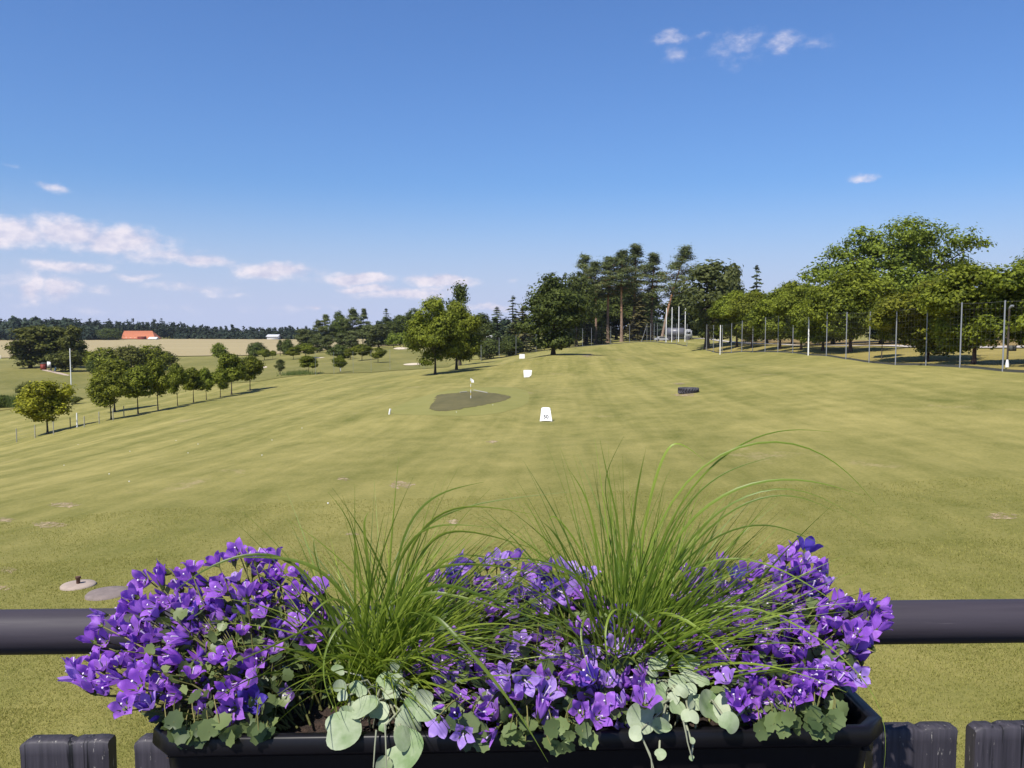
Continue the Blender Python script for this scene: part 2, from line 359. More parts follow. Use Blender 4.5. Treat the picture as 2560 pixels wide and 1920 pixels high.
blob('putting_green', [hit(985, 1035), hit(1150, 1040), hit(1260, 1030), hit(1320, 1005), hit(1310, 975), hit(1230, 968), hit(1090, 983), hit(1010, 1008)], M['green'], .008, 8, 90, .006)
blob('worn_patch', [hit(1074, 1021), hit(1110, 1028), hit(1180, 1018), hit(1240, 1007), hit(1276, 994), hit(1262, 988), hit(1185, 979), hit(1140, 983), hit(1095, 988), hit(1086, 1003)], M['worn'], .02, 8, 140, .022)
m = M['bare'] = turf('bare soil', (.30, .22, .12), (.48, .38, .24), (2, 2), True)
rg = np.random.default_rng(5)
for i, (u, v, du, dv) in enumerate([(1005,1213,22,9),(858,1198,14,3),(125,1312,34,6),(165,1262,26,5),(1135,1305,12,6),(20,1425,22,6),(10,1300,26,4),(1230,1105,12,3),(1700,960,14,2),(1716,988,22,4),
                                    (2500,1290,34,8),(1470,888,14,3),(880,1335,14,3),(10,1470,16,6)]):
    O = [hit(u+du*1.5*math.cos(a)*rg.uniform(.5, 1.1), v+dv*1.4*math.sin(a)*rg.uniform(.5, 1.1)) for a in np.linspace(0, 2*math.pi, 11, endpoint=False)]
    blob('bare_patch', O, M['bare'], .006 if v > 1080 else .02, 4, 44, .12, i)

# ------------------------------------------------------------------ grass blades of the near lawn
def near_grass():
    rg = np.random.default_rng(3); D = []; 
    for (d0, d1, den) in [(6.6, 9, 5200), (9, 12, 2600), (12, 16, 1100), (16, 22, 400)]:
        k = int((d1**2-d0**2)*.66*den); y = np.sqrt(rg.uniform(d0**2, d1**2, k)); D.append(np.stack([rg.uniform(-.66, .66, k)*y, y], -1))
    P = np.concatenate(D); keep = np.sin(P[:, 0]*2.1+np.sin(P[:, 1]*1.7)*1.5)*np.sin(P[:, 1]*1.3+P[:, 0]*.6)+rg.normal(0, .6, len(P)) > -.5; P = P[keep]
    ix = np.clip(np.searchsorted(XS, P[:, 0])-1, 0, len(XS)-2); iy = np.clip(np.searchsorted(YS, P[:, 1])-1, 0, len(YS)-2)
    a = (P[:, 0]-XS[ix])/(XS[ix+1]-XS[ix]); b = (P[:, 1]-YS[iy])/(YS[iy+1]-YS[iy])
    Z = (GZ[iy, ix]*(1-a)+GZ[iy, ix+1]*a)*(1-b)+(GZ[iy+1, ix]*(1-a)+GZ[iy+1, ix+1]*a)*b
    B = np.stack([P[:, 0], P[:, 1], Z-.003], -1); k = len(B)
    th = rg.uniform(0, 2*np.pi, k); ln = rg.uniform(.014, .038, k); wd = .0016+.00026*P[:, 1]
    side = np.stack([np.cos(th), np.sin(th), 0*th], -1)*wd[:, None]; lean = np.stack([-np.sin(th), np.cos(th), 0*th], -1)*(ln*rg.uniform(.2, 1.3, k))[:, None]
    tip = B+lean; tip[:, 2] += ln
    V = np.stack([B-side, B+side, tip], 1).reshape(-1, 3); F = np.arange(3*k).reshape(-1, 3)
    mb = MB(); mb.add(V, F)
    M['blade'] = leafmat('lawn blades', (.10, .11, .018), (.33, .30, .085), .28, .6, .7, 0)
    tag(mb.build('lawn_grass', M['blade']), 'short mown grass blades of the near lawn below the railing', 'grass', kind='stuff')
near_grass()

# ------------------------------------------------------------------ trees
def unit(a): return a/(np.linalg.norm(a, axis=-1, keepdims=True)+1e-9)
def leaves(mb, rg, cen, out, per, rc, size, flat=.75, asp=.6, upb=.35):
    k = len(cen)*per; c = np.repeat(cen, per, 0); o = np.repeat(out, per, 0)
    off = rg.normal(0, 1, (k, 3))*np.array([1, 1, flat])*rc; c = c+off
    nrm = unit(o*.7+unit(off)*.55+rg.normal(0, .33, (k, 3))+np.array([0, 0, upb]))
    t = unit(np.cross(nrm, rg.normal(size=(k, 3)))); b = np.cross(nrm, t); s = (size*rg.uniform(.55, 1.25, k))[:, None]
    V = np.stack([c+t*s, c+b*s*asp, c-t*s, c-b*s*asp], 1).reshape(-1, 3)
    mb.add(V, np.arange(4*k).reshape(-1, 4))
SIZE = {}
def cw(mb, root):                                  # real height and width of a crown
    V = np.concatenate(mb.V); q = np.percentile(V[:, :2], [1.5, 98.5], axis=0); SIZE[root.name] = (np.percentile(V[:, 2], 99.8), (q[1]-q[0])[0] if 'oak' in root.name else (q[1]-q[0]).mean())
def sphere_pts(rg, k): return unit(rg.normal(size=(k, 3)))
def broadleaf(name, seed, H, W, base, leaf, bark, nl=13, ball=False, clumps=26, per=11, size=.2, lob=.42, gap=.0, top=1., tr=.022, limbs=5, rc=.32, ztop=.9, asp=.65, bottom=.85, lobes=None):
    """round crowned tree: lumpy crown out of lobes of leaf clumps, tapered trunk with limbs"""
    rg = np.random.default_rng(seed); root = empty(name, (0, 0, 0)); ch = (H-base); cz = base+ch*.48; R_ = W/2
    L = []
    for i in range(nl):
        d = sphere_pts(rg, 1)[0]; q = rg.uniform(.45, 1)**.5; r = lob*R_*rg.uniform(.75, 1.25)
        if i < 2: d = np.array([rg.normal(0, .15), rg.normal(0, .15), 1.]); q = .9
        zz = d[2]*q*(ch*.5-r*.55)*(1 if d[2] > 0 else bottom*1.3); x = d[:2]*q*(R_-r*.75)
        if d[2] > 0: x = x*(1-.25*d[2]*top)
        if ball and i >= 2: d = sphere_pts(rg, 1)[0]; q = rg.uniform(.25, 1)**.33; x = d[:2]*q*(R_-r*.7); zz = d[2]*q*(ch*.5-r*.6)
        L.append((np.array([x[0], x[1], cz+zz]), r))
    if lobes: L = [(np.array([a*R_, rg.uniform(-.55, .55)*R_*(1-abs(a)*.6), base+b_*ch]), c_*R_) for a, b_, c_ in lobes]
    L.append((np.array([0, 0, cz]), R_*.5))
    mb = MB(); cen = []; out = []
    for c, r in L:
        k = int(clumps*(r/(lob*R_))**2); d = sphere_pts(rg, k); d[:, 2] = np.where(d[:, 2] < -.35, d[:, 2]*.6, d[:, 2])
        p = c+d*r*np.array([1, 1, ztop])*rg.uniform(.62, 1.04, (k, 1)); cen.append(p); out.append(d)
    cen = np.concatenate(cen); out = np.concatenate(out)
    if gap: kp = (np.sin(cen[:, 0]*2.3/R_*2+seed)+np.sin(cen[:, 1]*2.9/R_*2)+np.sin(cen[:, 2]*3.1/R_*2+2)) > -3+gap*3; cen, out = cen[kp], out[kp]
    cen[:, 2] = np.maximum(cen[:, 2], base*.9)
    leaves(mb, rg, cen, out, per, rc*lob*R_, size, .75, asp)
    cw(mb, root); mb.build('crown', leaf, root)
    tb = MB(); r0 = H*tr; tp = base+ch*.55; zs = np.linspace(0, 1, 8)
    wob = np.stack([np.sin(zs*3+seed)*.012*H*zs, np.cos(zs*2.6+seed)*.012*H*zs, zs*tp-.08], -1)
    rad = r0*(1-.75*zs); rad[0] *= 1.5; rad[1] *= 1.08; tb.tube(wob, rad, 9)
    for i in range(limbs):
        c, r = L[rg.integers(0, len(L))]; s = wob[rg.integers(3, 7)]; mid_ = (s+c)/2+np.array([0, 0, -.04*H]); 
        tb.tube(np.array([s, mid_, c]), [r0*.45, r0*.3, r0*.1], 6)
    tb.build('trunk', bark, root, True)
    return root
def pine(name, seed, H, leaf, bark, cb=.48, W=7., lean=0., n=34, size=.33, per=104, tr=.0125, shape=None):
    rg = np.random.default_rng(seed); root = empty(name, (0, 0, 0)); tb = MB(); zs = np.linspace(0, 1, 12)
    ax = lambda z: np.array([lean*H*z**1.15+.012*H*math.sin(z*5+seed)*z, .012*H*math.cos(z*4+seed)*z, z*H-.1*(z == 0)])
    tb.tube(np.array([ax(z) for z in zs]), H*tr*(1-.85*zs)*np.where(zs == 0, 1.35, 1), 9)
    mb = MB(); cen = []; out = []
    for i in range(n):
        q = (i+rg.uniform(0, 1))/n; z = cb+(1-cb)*q
        prof = (math.sin(math.pi*min(1, q*.93+.16))**.75)*(.75+.35*rg.uniform())*(.55 if q > .85 else 1) if shape is None else shape(q)*(.8+.35*rg.uniform())
        a = rg.uniform(0, 2*math.pi); l = W/2*prof; s = ax(z); up = rg.uniform(-.12, .3)
        e = s+np.array([math.cos(a)*l, math.sin(a)*l, l*up]); tb.tube(np.array([s, (s+e)/2+np.array([0, 0, -.04*l]), e]), [H*.0028, H*.002, H*.0008], 5, False)
        for t in (.3, .55, .8, 1.):
            k = 3; c = s+(e-s)*t+rg.normal(0, 1, (k, 3))*np.array([.55, .55, .28])*.09*W; cen.append(c); out.append(np.tile(unit(np.array([math.cos(a)*.5, math.sin(a)*.5, .9])), (k, 1)))
    cen.append(np.array([ax(z)+rg.normal(0, .25, 3) for z in np.linspace(.9, 1, 8)])); out.append(np.tile([0, 0, 1.], (8, 1)))
    cen = np.concatenate(cen); out = np.concatenate(out)
    leaves(mb, rg, cen, out, max(4, per//6), 0.060*W, size*.68, .6, .42, .25)
    cw(mb, root); mb.build('crown', leaf, root); tb.build('trunk', bark, root, True)
    return root
def spruce(name, seed, H, W, leaf, bark, layers=20, nb=9, size=.3, cb=.06, droop=.35, ragged=.25, per=3):
    rg = np.random.default_rng(seed); root = empty(name, (0, 0, 0)); tb = MB()
    tb.tube(np.array([[0, 0, -.1], [0, 0, H*.5], [0, 0, H]]), [H*.016, H*.009, H*.001], 7); mb = MB(); cen = []; out = []
    for i in range(layers):
        q = (i+.3)/layers; z = H*(cb+(1-cb)*q); r = W/2*(1-q)**.8+.12
        for j in range(max(4, int(nb*(1-q*.5)))):
            a = rg.uniform(0, 2*math.pi); l = r*rg.uniform(1-ragged*1.6, 1+ragged*.6); d = np.array([math.cos(a), math.sin(a), 0]); ts = np.arange(.25, 1.01, max(.16, size*.5/max(l, .3)))
            for t in ts:
                cen.append(d*l*t+np.array([0, 0, z-droop*l*t**1.3+.18*l*max(0, t-.75)])); out.append(d*.4+np.array([0, 0, .9]))
            tb.tube(np.array([[0, 0, z], d*l*.9+np.array([0, 0, z-droop*l*.85])]), [H*.003, H*.0012], 4, False)
    cen.append(np.array([[0, 0, z] for z in np.linspace(H*.93, H*1.0, 8)])); out.append(np.tile([0, 0, 1.], (8, 1))) if False else out.append(np.tile([0, 0, 1.], (8, 1)))
    cen = np.concatenate([np.atleast_2d(c) for c in cen]); out = np.concatenate([np.atleast_2d(o) for o in out])
    leaves(mb, rg, cen, out, per, size*.42, size, .6, .5, .3)
    cw(mb, root); mb.build('crown', leaf, root); tb.build('trunk', bark, root, True)
    return root
def bush(name, seed, H, W, leaf, **kw):
    return broadleaf(name, seed, H, W, .02*H, leaf, M['bark'], **{**dict(nl=13, clumps=30, per=15, size=.18, rc=.20, lob=.48, tr=.02, limbs=4, bottom=.9), **kw})

PROTO = {
 'maple': [lambda: broadleaf('maple_tree', 11, 8, 6.6, .45, M['maple'], M['redbark'], size=.13, clumps=40, per=24, rc=.19, nl=24, lob=.36, ball=True, tr=.017),
           lambda: broadleaf('maple_tree', 12, 8, 6.2, .5, M['maple'], M['redbark'], size=.13, clumps=40, per=24, rc=.19, nl=24, lob=.36, ball=True, tr=.017),
           lambda: broadleaf('maple_tree', 13, 8, 6.8, .45, M['maple'], M['redbark'], size=.13, clumps=40, per=24, rc=.19, nl=26, lob=.36, ball=True, tr=.017)],
 'ymaple': [lambda: broadleaf('maple_tree', 21, 8, 6.8, .6, M['lime'], M['redbark'], size=.13, clumps=42, per=24, rc=.19, nl=26, lob=.36, ball=True, tr=.017)],
 'small': [lambda: broadleaf('maple_tree', 31, 6, 4.6, 1.5, M['maple'], M['bark'], size=.14, clumps=34, per=16, rc=.20, nl=20, lob=.38, tr=.014, ball=True),
           lambda: broadleaf('maple_tree', 32, 6, 4.3, 1.6, M['maple'], M['bark'], size=.14, clumps=34, per=16, rc=.20, nl=19, lob=.38, tr=.014, ball=True),
           lambda: broadleaf('maple_tree', 33, 6, 4.5, 1.5, M['maple'], M['bark'], size=.14, clumps=34, per=16, rc=.20, nl=20, lob=.38, tr=.014, ball=True)],
 'ysmall': [lambda: broadleaf('maple_tree', 34, 6, 5.2, 1.35, M['yellow'], M['bark'], size=.14, clumps=36, per=16, rc=.20, nl=22, lob=.38, tr=.015, ball=True)],
 'oak': [lambda: broadleaf('oak_tree', 41, 17, 20, 4.5, M['oak'], M['bark'], lob=.25, clumps=34, per=32, size=.21, gap=.14, rc=.19,
   lobes=[(-.86,.42,.19),(-.62,.52,.23),(-.50,.70,.19),(-.3,.84,.2),(-.05,.87,.23),(.2,.89,.22),(.42,.87,.2),(.62,.80,.2),(.84,.74,.15),(.72,.55,.22),(.45,.62,.26),(.15,.62,.3),(-.2,.6,.28),(-.45,.4,.28),(-.8,.2,.22),(0,.3,.32),(.4,.3,.3),(.75,.3,.26),(-.1,.75,.24),(.3,.75,.24)], tr=.026, limbs=12)],
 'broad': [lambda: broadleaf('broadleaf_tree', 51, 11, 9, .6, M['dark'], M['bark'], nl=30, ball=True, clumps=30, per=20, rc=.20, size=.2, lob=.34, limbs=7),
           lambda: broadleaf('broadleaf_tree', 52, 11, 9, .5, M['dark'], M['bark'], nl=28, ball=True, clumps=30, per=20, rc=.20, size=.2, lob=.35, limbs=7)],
 'green': [lambda: broadleaf('broadleaf_tree', 53, 10, 7.4, .7, M['maple'], M['bark'], nl=38, clumps=32, per=22, size=.14, rc=.24, ball=True, lob=.30, limbs=9, gap=.1, tr=.014, top=1.6, bottom=1.1),
           lambda: broadleaf('broadleaf_tree', 54, 10, 7.4, .8, M['maple'], M['bark'], nl=38, clumps=32, per=22, size=.14, rc=.24, ball=True, lob=.30, limbs=9, gap=.1, tr=.018, top=1.6, bottom=1.1)],
 'sparse': [lambda: broadleaf('slender_tree', 61, 12, 7, 3, M['birch'], M['bark'], nl=24, clumps=18, per=8, size=.24, lob=.26, limbs=14, gap=.3, tr=.02, rc=.5),
            lambda: broadleaf('slender_tree', 62, 12, 5.4, 3, M['dark'], M['bark'], nl=22, clumps=18, per=8, size=.22, lob=.28, limbs=14, gap=.25, tr=.018, rc=.5)],
 'birch': [lambda: broadleaf('birch_tree', 71, 10, 5.5, .8, M['birch'], M['bark'], nl=22, clumps=22, per=9, size=.27, lob=.34, limbs=8, gap=.1, rc=.4),
           lambda: broadleaf('birch_tree', 72, 10, 5.5, .7, M['birch'], M['bark'], nl=20, clumps=22, per=9, size=.27, lob=.34, limbs=8, gap=.1, rc=.4)],
 'poplar': [lambda: broadleaf('poplar_tree', 81, 12, 5.5, 1.2, M['olive'], M['bark'], nl=24, clumps=26, per=10, size=.28, lob=.4, limbs=6, top=.2)],
 'bush': [lambda: bush('bush', 91, 4.5, 6, M['olive']), lambda: bush('bush', 92, 4.5, 6, M['dark']), lambda: bush('bush', 93, 4.5, 5.6, M['maple'])],
 'ybush': [lambda: bush('bush', 94, 4.5, 5.6, M['yellow'])],
 'pine': [lambda: pine('pine_tree', 101, 26, M['pine'], M['pinebark'], .56, 7.6, n=46), lambda: pine('pine_tree', 102, 26, M['pine'], M['pinebark'], .54, 7.2, n=46),
          lambda: pine('pine_tree', 103, 26, M['pine'], M['pinebark'], .36, 7.0, n=58)],
 'leanpine': [lambda: pine('pine_tree', 104, 27, M['pine'], M['pinebark'], .47, 8.2, .19, 56)],
 'fullpine': [lambda: pine('pine_tree', 105, 22, M['pine'], M['pinebark'], .15, 6.5, 0, 56, shape=lambda q: (1-q)**.6*.9+.18)],
 'farpine': [lambda: pine('pine_tree', 106, 14, M['pine'], M['bark'], .3, 6.2, 0, 30, .42), lambda: pine('pine_tree', 107, 14, M['pine'], M['bark'], .25, 5.2, .05, 26, .4)],
 'spruce': [lambda: spruce('spruce_tree', 111, 18, 6.5, M['spruce'], M['bark'], 22, 9, .36), lambda: spruce('spruce_tree', 112, 18, 5.6, M['spruce'], M['bark'], 20, 8, .36, ragged=.4)],
 'drys': [lambda: spruce('spruce_tree', 113, 16, 6, M['brownspruce'], M['bark'], 22, 10, .36)],
 'thuja': [lambda: broadleaf('trimmed_tree', 121, 4, 5, 1.1, M['oak'], M['bark'], nl=12, clumps=22, per=9, size=.3, lob=.5)],
}
CACHE = {}
def plant(kind, i, u, where, vtop, wpx, label, cat='tree', group=None, rz=None, lay=None):
    """where: ('v', pixel row of the foot) or ('D', distance)"""
    p = hit(u, where[1]) if where[0] == 'v' else on(u, where[1])
    key = (kind, i % len(PROTO[kind]))
    if key not in CACHE: o = CACHE[key] = PROTO[kind][key[1]]()
    else: o = copy_thing(CACHE[key])
    H, W = SIZE[CACHE[key].name]
    h = max(.6, ray(u, vtop)[2]*p.y-p.z); wd = wpx/FPX*p.y
    o.location = (p.x, p.y, p.z-.03); o.rotation_euler = (0, 0, rz if rz is not None else (u*1.37+where[1]*.61) % 6.28)
    o.scale = (wd/W, wd/W, h/H)
    for k in ('group',):
        if k in o: del o[k]
    tag(o, label, cat, group)
    return o
T = plant
# left: yellow maple and the row along the wire fence
T('ysmall', 0, 119, ('v', 1084), 952, 108, 'yellow-green round maple standing alone beside the wire fence at the left', rz=.4)
g = 'maples planted in a row along the left wire fence'
for i, (u, v, vt, wd, lab) in enumerate([
 (278,1049,934,84,'bushy dark green maple nearest in the row, its trunk right behind the wire fence'),
 (345,1035,914,66,'second maple of the left row, between the bushy front one and a taller one'),
 (395,1025,896,66,'tall maple in the left row just before the slim pointed one'),
 (444,1015,908,44,'slim maple with a pointed top in the middle of the left row'),
 (484,1007,919,46,'small round maple right after the slim pointed one in the left row'),
 (516,1000,919,42,'small narrow maple in the left row, sixth from its near end'),
 (551,994,921,48,'small maple in the left row standing before the two tall end trees'),
 (579,987,883,62,'tall maple next to last at the far end of the left row'),
 (625,977,889,60,'maple at the far end of the left row with open lawn to its right')]):
    T('small', i, u, ('v', v), vt, wd, lab, group=g)
T('small', 1, 287, ('v', 1030), 898, 82, 'taller dark maple rising behind the bushy first maple of the left row')
T('bush', 0, 71, ('v', 1012), 954, 48, 'dark bush half hidden behind the yellow-green maple', 'bush')
T('bush', 1, 12, ('v', 1019), 987, 44, 'low dark shrub at the left edge next to the reeds', 'bush')
T('bush', 0, 189, ('v', 1010), 990, 28, 'small low shrub to the right of the yellow-green maple', 'bush')
# left cluster by the tee
for (k, i, u, w_, vt, wd, lab, c) in [
 ('poplar',0,76,('v',921),816,76,'tall dark tree at the left end of the clump by the red box','tree'),
 ('poplar',0,112,('D',236),814,60,'tall dark tree behind the round bush in the left clump','tree'),
 ('poplar',0,148,('D',238),816,52,'tall tree in the middle of the left clump above the white board','tree'),
 ('poplar',0,187,('D',234),814,44,'slender tall tree at the right end of the left clump, above the white flagpole','tree'),
 ('bush',1,127,('v',917),855,84,'large round bush behind the red box and white board','bush'),
 ('bush',0,163,('v',930),877,72,'broad dark bush behind the white flagpole','bush'),
 ('bush',2,208,('v',913),875,54,'small green bush between the flagpole and the dry slope','bush'),
 ('bush',1,238,('v',933),896,34,'low dark bush at the right edge of the dry slope','bush'),
 ('bush',2,264,('v',931),869,84,'wide bush at the left of the group behind the maple row','bush'),
 ('bush',0,318,('v',929),864,76,'tall bush in the middle of the group behind the maple row','bush'),
 ('bush',2,377,('v',926),863,84,'tall bush behind the tallest maples of the left row','bush'),
 ('bush',0,408,('v',922),878,54,'bush at the right end of the group behind the maple row','bush'),
 ('bush',2,549,('D',300),857,36,'single round bush standing at the edge of the ripe field','bush'),
 ('bush',1,643,('D',300),855,40,'grey-green bush on the field edge beside a small bright tree','bush'),
 ('small',0,661,('v',901),872,34,'small bright tree with a round crown on the fairway below the field edge bush','tree'),
 ('small',1,682,('v',897),876,16,'thin sapling right of the small bright fairway tree','tree'),
 ('sparse',1,702,('D',290),849,15,'thin upright sapling against the ripe field','tree'),
 ('bush',1,721,('D',290),847,28,'pointed dark bush against the ripe field','bush'),
 ('small',2,734,('v',899),867,30,'small round tree touching a wider bright one on the fairway','tree'),
 ('small',0,764,('v',897),858,48,'wide bright round tree on the fairway','tree'),
 ('sparse',0,700,('v',937),897,24,'young sparse tree in front of the fairway by the far wire fence','tree'),
 ('small',1,772,('v',935),889,40,'round maple close to the far wire fence with a guy wire beside it','tree'),
 ('small',2,850,('v',932),888,30,'small egg shaped maple next to a white stake by the far fence','tree'),
 ('bush',1,851,('v',897),862,46,'dark wide tree behind the small egg shaped maple','tree'),
 ('small',1,876,('v',899),870,26,'small tree squeezed between two wide fairway trees','tree'),
 ('small',0,905,('v',902),860,46,'wide dark maple on the fairway left of the ball shaped one','tree'),
 ('small',2,945,('v',907),869,38,'ball shaped maple with a shadow beneath it on the fairway','tree'),
 ('birch',0,761,('D',300),822,44,'loose birch left of the dark pines in the middle distance','tree'),
 ('birch',1,794,('D',290),836,32,'birch in front of the dark leftmost pine','tree'),
 ('birch',0,821,('D',285),837,28,'small birch standing before the twin pines','tree'),
 ('birch',1,857,('D',300),832,36,'birch in the middle of the grove under the dark round tree','tree'),
 ('birch',0,882,('D',295),838,32,'birch under the widest pine of the grove','tree'),
 ('birch',1,922,('D',300),812,48,'tall hanging birch left of the widest birch','tree'),
 ('birch',0,948,('D',296),810,52,'widest hanging birch at the right of the grove','tree'),
 ('farpine',0,799,('D',335),799,34,'short dark pine at the left end of the grove','tree'),
 ('farpine',1,816,('D',338),786,36,'pointed dark pine next to the leftmost pine of the grove','tree'),
 ('broad',0,851,('D',345),779,48,'rounded tall deciduous tree between the pines of the grove','tree'),
 ('farpine',0,884,('D',338),770,46,'widest dense pine of the grove','tree'),
 ('farpine',1,908,('D',340),771,30,'thin airy pine at the right of the dense one','tree'),
 ('spruce',1,967,('D',335),771,42,'lone pointed spruce rising above the birches','tree'),
 ('broad',1,1000,('D',330),788,60,'dark rounded tree right of the lone spruce','tree'),
 ('broad',0,1036,('D',325),773,76,'big dark tree behind the left edge of the paired trees','tree'),
 ('thuja',0,985,('D',285),832,34,'leftmost of the bright trimmed trees in a line above the bunker','tree'),
 ('thuja',0,1010,('D',285),831,34,'middle one of the bright trimmed trees in a line above the bunker','tree'),
 ('thuja',0,1034,('D',285),831,34,'rightmost of the bright trimmed trees in a line above the bunker','tree')]:
    T(k, i, u, w_, vt, wd, lab, c)
# the two trees on the slope and what stands behind
T('green', 0, 1088, ('v', 936), 744, 122, 'green tree with a slim dark trunk, left one of the pair on the slope', rz=1.)
T('green', 1, 1141, ('v', 925), 756, 108, 'fuller tree with a thick trunk, right one of the pair on the slope', rz=2.)
T('sparse', 1, 1150, ('D', 150), 706, 66, 'tall ragged tree rising above the pair on the slope')
T('broad', 0, 1205, ('D', 255), 784, 60, 'dark round tree right of the pair with a white roof below it')
T('spruce', 0, 1243, ('D', 202), 768, 58, 'layered spruce beside the white roof')
T('spruce', 1, 1282, ('D', 212), 740, 54, 'thin topped dark spruce left of the big tree by the signs')
T('drys', 0, 1306, ('D', 208), 768, 64, 'brownish spruce behind the farthest white sign')
T('bush', 1, 1225, ('D', 186), 848, 60, 'dark undergrowth bush under the layered spruce', 'bush')
T('bush', 0, 1180, ('D', 182), 862, 46, 'low bush behind the fence right of the paired trees', 'bush')
T('bush', 1, 1275, ('D', 194), 838, 56, 'undergrowth bush behind the fence near the farthest sign', 'bush')
T('broad', 1, 1383, ('v', 887), 686, 150, 'big dark deciduous tree with its shadow beside the white signs', rz=2.6)
T('broad', 0, 1441, ('D', 216), 686, 100, 'dense leafy tree directly right of the big tree by the signs')
T('spruce', 0, 1412, ('D', 232), 684, 40, 'narrow spruce tip peeping over the big tree by the signs')
T('spruce', 0, 1345, ('D', 225), 745, 70, 'spruce hidden behind the left side of the big tree by the signs')
T('fullpine', 0, 1461, ('D', 232), 636, 62, 'leftmost tall pine with needles almost down to the ground')
# tall pines
for (k, i, u, D, vt, wd, lab) in [
 ('pine',0,1489,226,652,70,'slim tall pine with an orange trunk, second from the left'),
 ('pine',1,1519,229,640,80,'tall pine with a straight orange trunk left of the tallest one'),
 ('pine',0,1553,225,624,84,'tall pine with a pale leaning trunk in front of the tallest crown'),
 ('pine',2,1584,238,610,80,'tallest upright pine with a pointed top'),
 ('pine',2,1628,232,632,74,'pine with low dark branches left of the leaning one')]:
    T(k, i, u, ('D', D), vt, wd, lab, group='tall pines on the hill crest')
for (k, i, u, D, vt, wd, lab) in [
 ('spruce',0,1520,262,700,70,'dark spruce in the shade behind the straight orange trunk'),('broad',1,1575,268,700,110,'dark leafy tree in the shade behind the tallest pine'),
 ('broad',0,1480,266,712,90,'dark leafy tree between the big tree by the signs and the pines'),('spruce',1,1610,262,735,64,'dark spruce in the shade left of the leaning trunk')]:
    T(k, i, u, ('D', D), vt, wd, lab)
T('leanpine', 0, 1653, ('D', 218), 612, 84, 'pine leaning to the right with a bare pale lower trunk', group='tall pines on the hill crest', rz=.15)
T('drys', 0, 1596, ('D', 224), 745, 58, 'brownish low spruce between the pine trunks')
T('spruce', 0, 1503, ('D', 222), 792, 40, 'small spruce at the foot of the second pine')
T('spruce', 1, 1466, ('D', 228), 760, 64, 'dark spruce below the leftmost tall pine')
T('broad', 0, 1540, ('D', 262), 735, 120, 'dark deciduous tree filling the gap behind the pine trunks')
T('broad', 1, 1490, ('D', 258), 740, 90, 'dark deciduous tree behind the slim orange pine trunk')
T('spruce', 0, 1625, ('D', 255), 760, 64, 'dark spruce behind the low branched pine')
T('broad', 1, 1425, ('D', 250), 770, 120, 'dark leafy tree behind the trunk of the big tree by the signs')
T('sparse', 0, 1766, ('D', 150), 650, 150, 'airy deciduous tree with a dark forked trunk right of the white flagpoles')
T('broad', 1, 1720, ('D', 230), 728, 120, 'dark tree behind the parked truck')
T('birch', 0, 1825, ('D', 170), 660, 56, 'upright silvery birch left of the small spruce')
T('spruce', 1, 1887, ('D', 175), 664, 56, 'single spruce with a spire top above the right maples')
T('broad', 0, 1800, ('D', 165), 735, 130, 'dark leafy tree between the birch and the right maple row')
g = 'maples in a row behind the right net fence'
for (k, i, u, w_, vt, wd, lab) in [
 ('maple',0,1842,('v',868),728,116,'maple at the far left end of the row behind the net fence'),
 ('maple',1,1880,('v',869),728,110,'second maple from the far end of the row behind the net fence'),
 ('maple',2,1950,('v',872),724,128,'wide maple in the row, third from the far end, under the small spruce spire'),
 ('maple',0,2003,('v',875),710,112,'maple in the row standing left of the thick white net post'),
 ('maple',1,2057,('v',877),718,128,'maple in the row just right of the thick white net post'),
 ('maple',2,2126,('v',880),676,180,'large dark maple in front of the left half of the giant oak'),
 ('small',0,2204,('v',897),748,62,'small young maple with a thin trunk in front of the giant oak'),
 ('ymaple',0,2317,('v',904),706,208,'broad yellowish maple in front of the right half of the giant oak'),
 ('maple',0,2434,('v',911),660,214,'large maple with a reddish forked trunk second from the right edge'),
 ('maple',2,2596,('D',57),634,240,'large dark maple cut off by the right edge')]:
    T(k, i, u, w_, vt, wd, lab, group=g)
for (k, i, u, D, vt, wd, lab) in [
 ('broad',0,1915,150,752,120,'dark tree behind the second and third maples of the right row'),('maple',1,1978,140,704,96,'pointed taller tree behind the third maple of the right row'),
 ('broad',1,2080,128,716,150,'dark tree under the left shoulder of the giant oak'),('broad',0,2200,112,735,170,'dark tree under the middle of the giant oak behind the young maple'),
 ('broad',1,2330,104,728,180,'dark tree behind the broad yellowish maple'),('broad',0,2450,108,716,160,'dark tree behind the reddish trunked maple')]:
    T(k, i, u, ('D', D), vt, wd, lab)
T('oak', 0, 2222, ('D', 122), 550, 385, 'giant oak with a wide domed crown towering over the right maple row', rz=0.)
T('sparse', 0, 2385, ('D', 150), 646, 70, 'thin airy tree right behind the giant oak')
T('broad', 0, 2520, ('D', 150), 700, 150, 'dark tree behind the gap between the two rightmost maples')
T('broad', 1, 2005, ('D', 200), 712, 90, 'dark tree far behind the maple row, left of the giant oak')

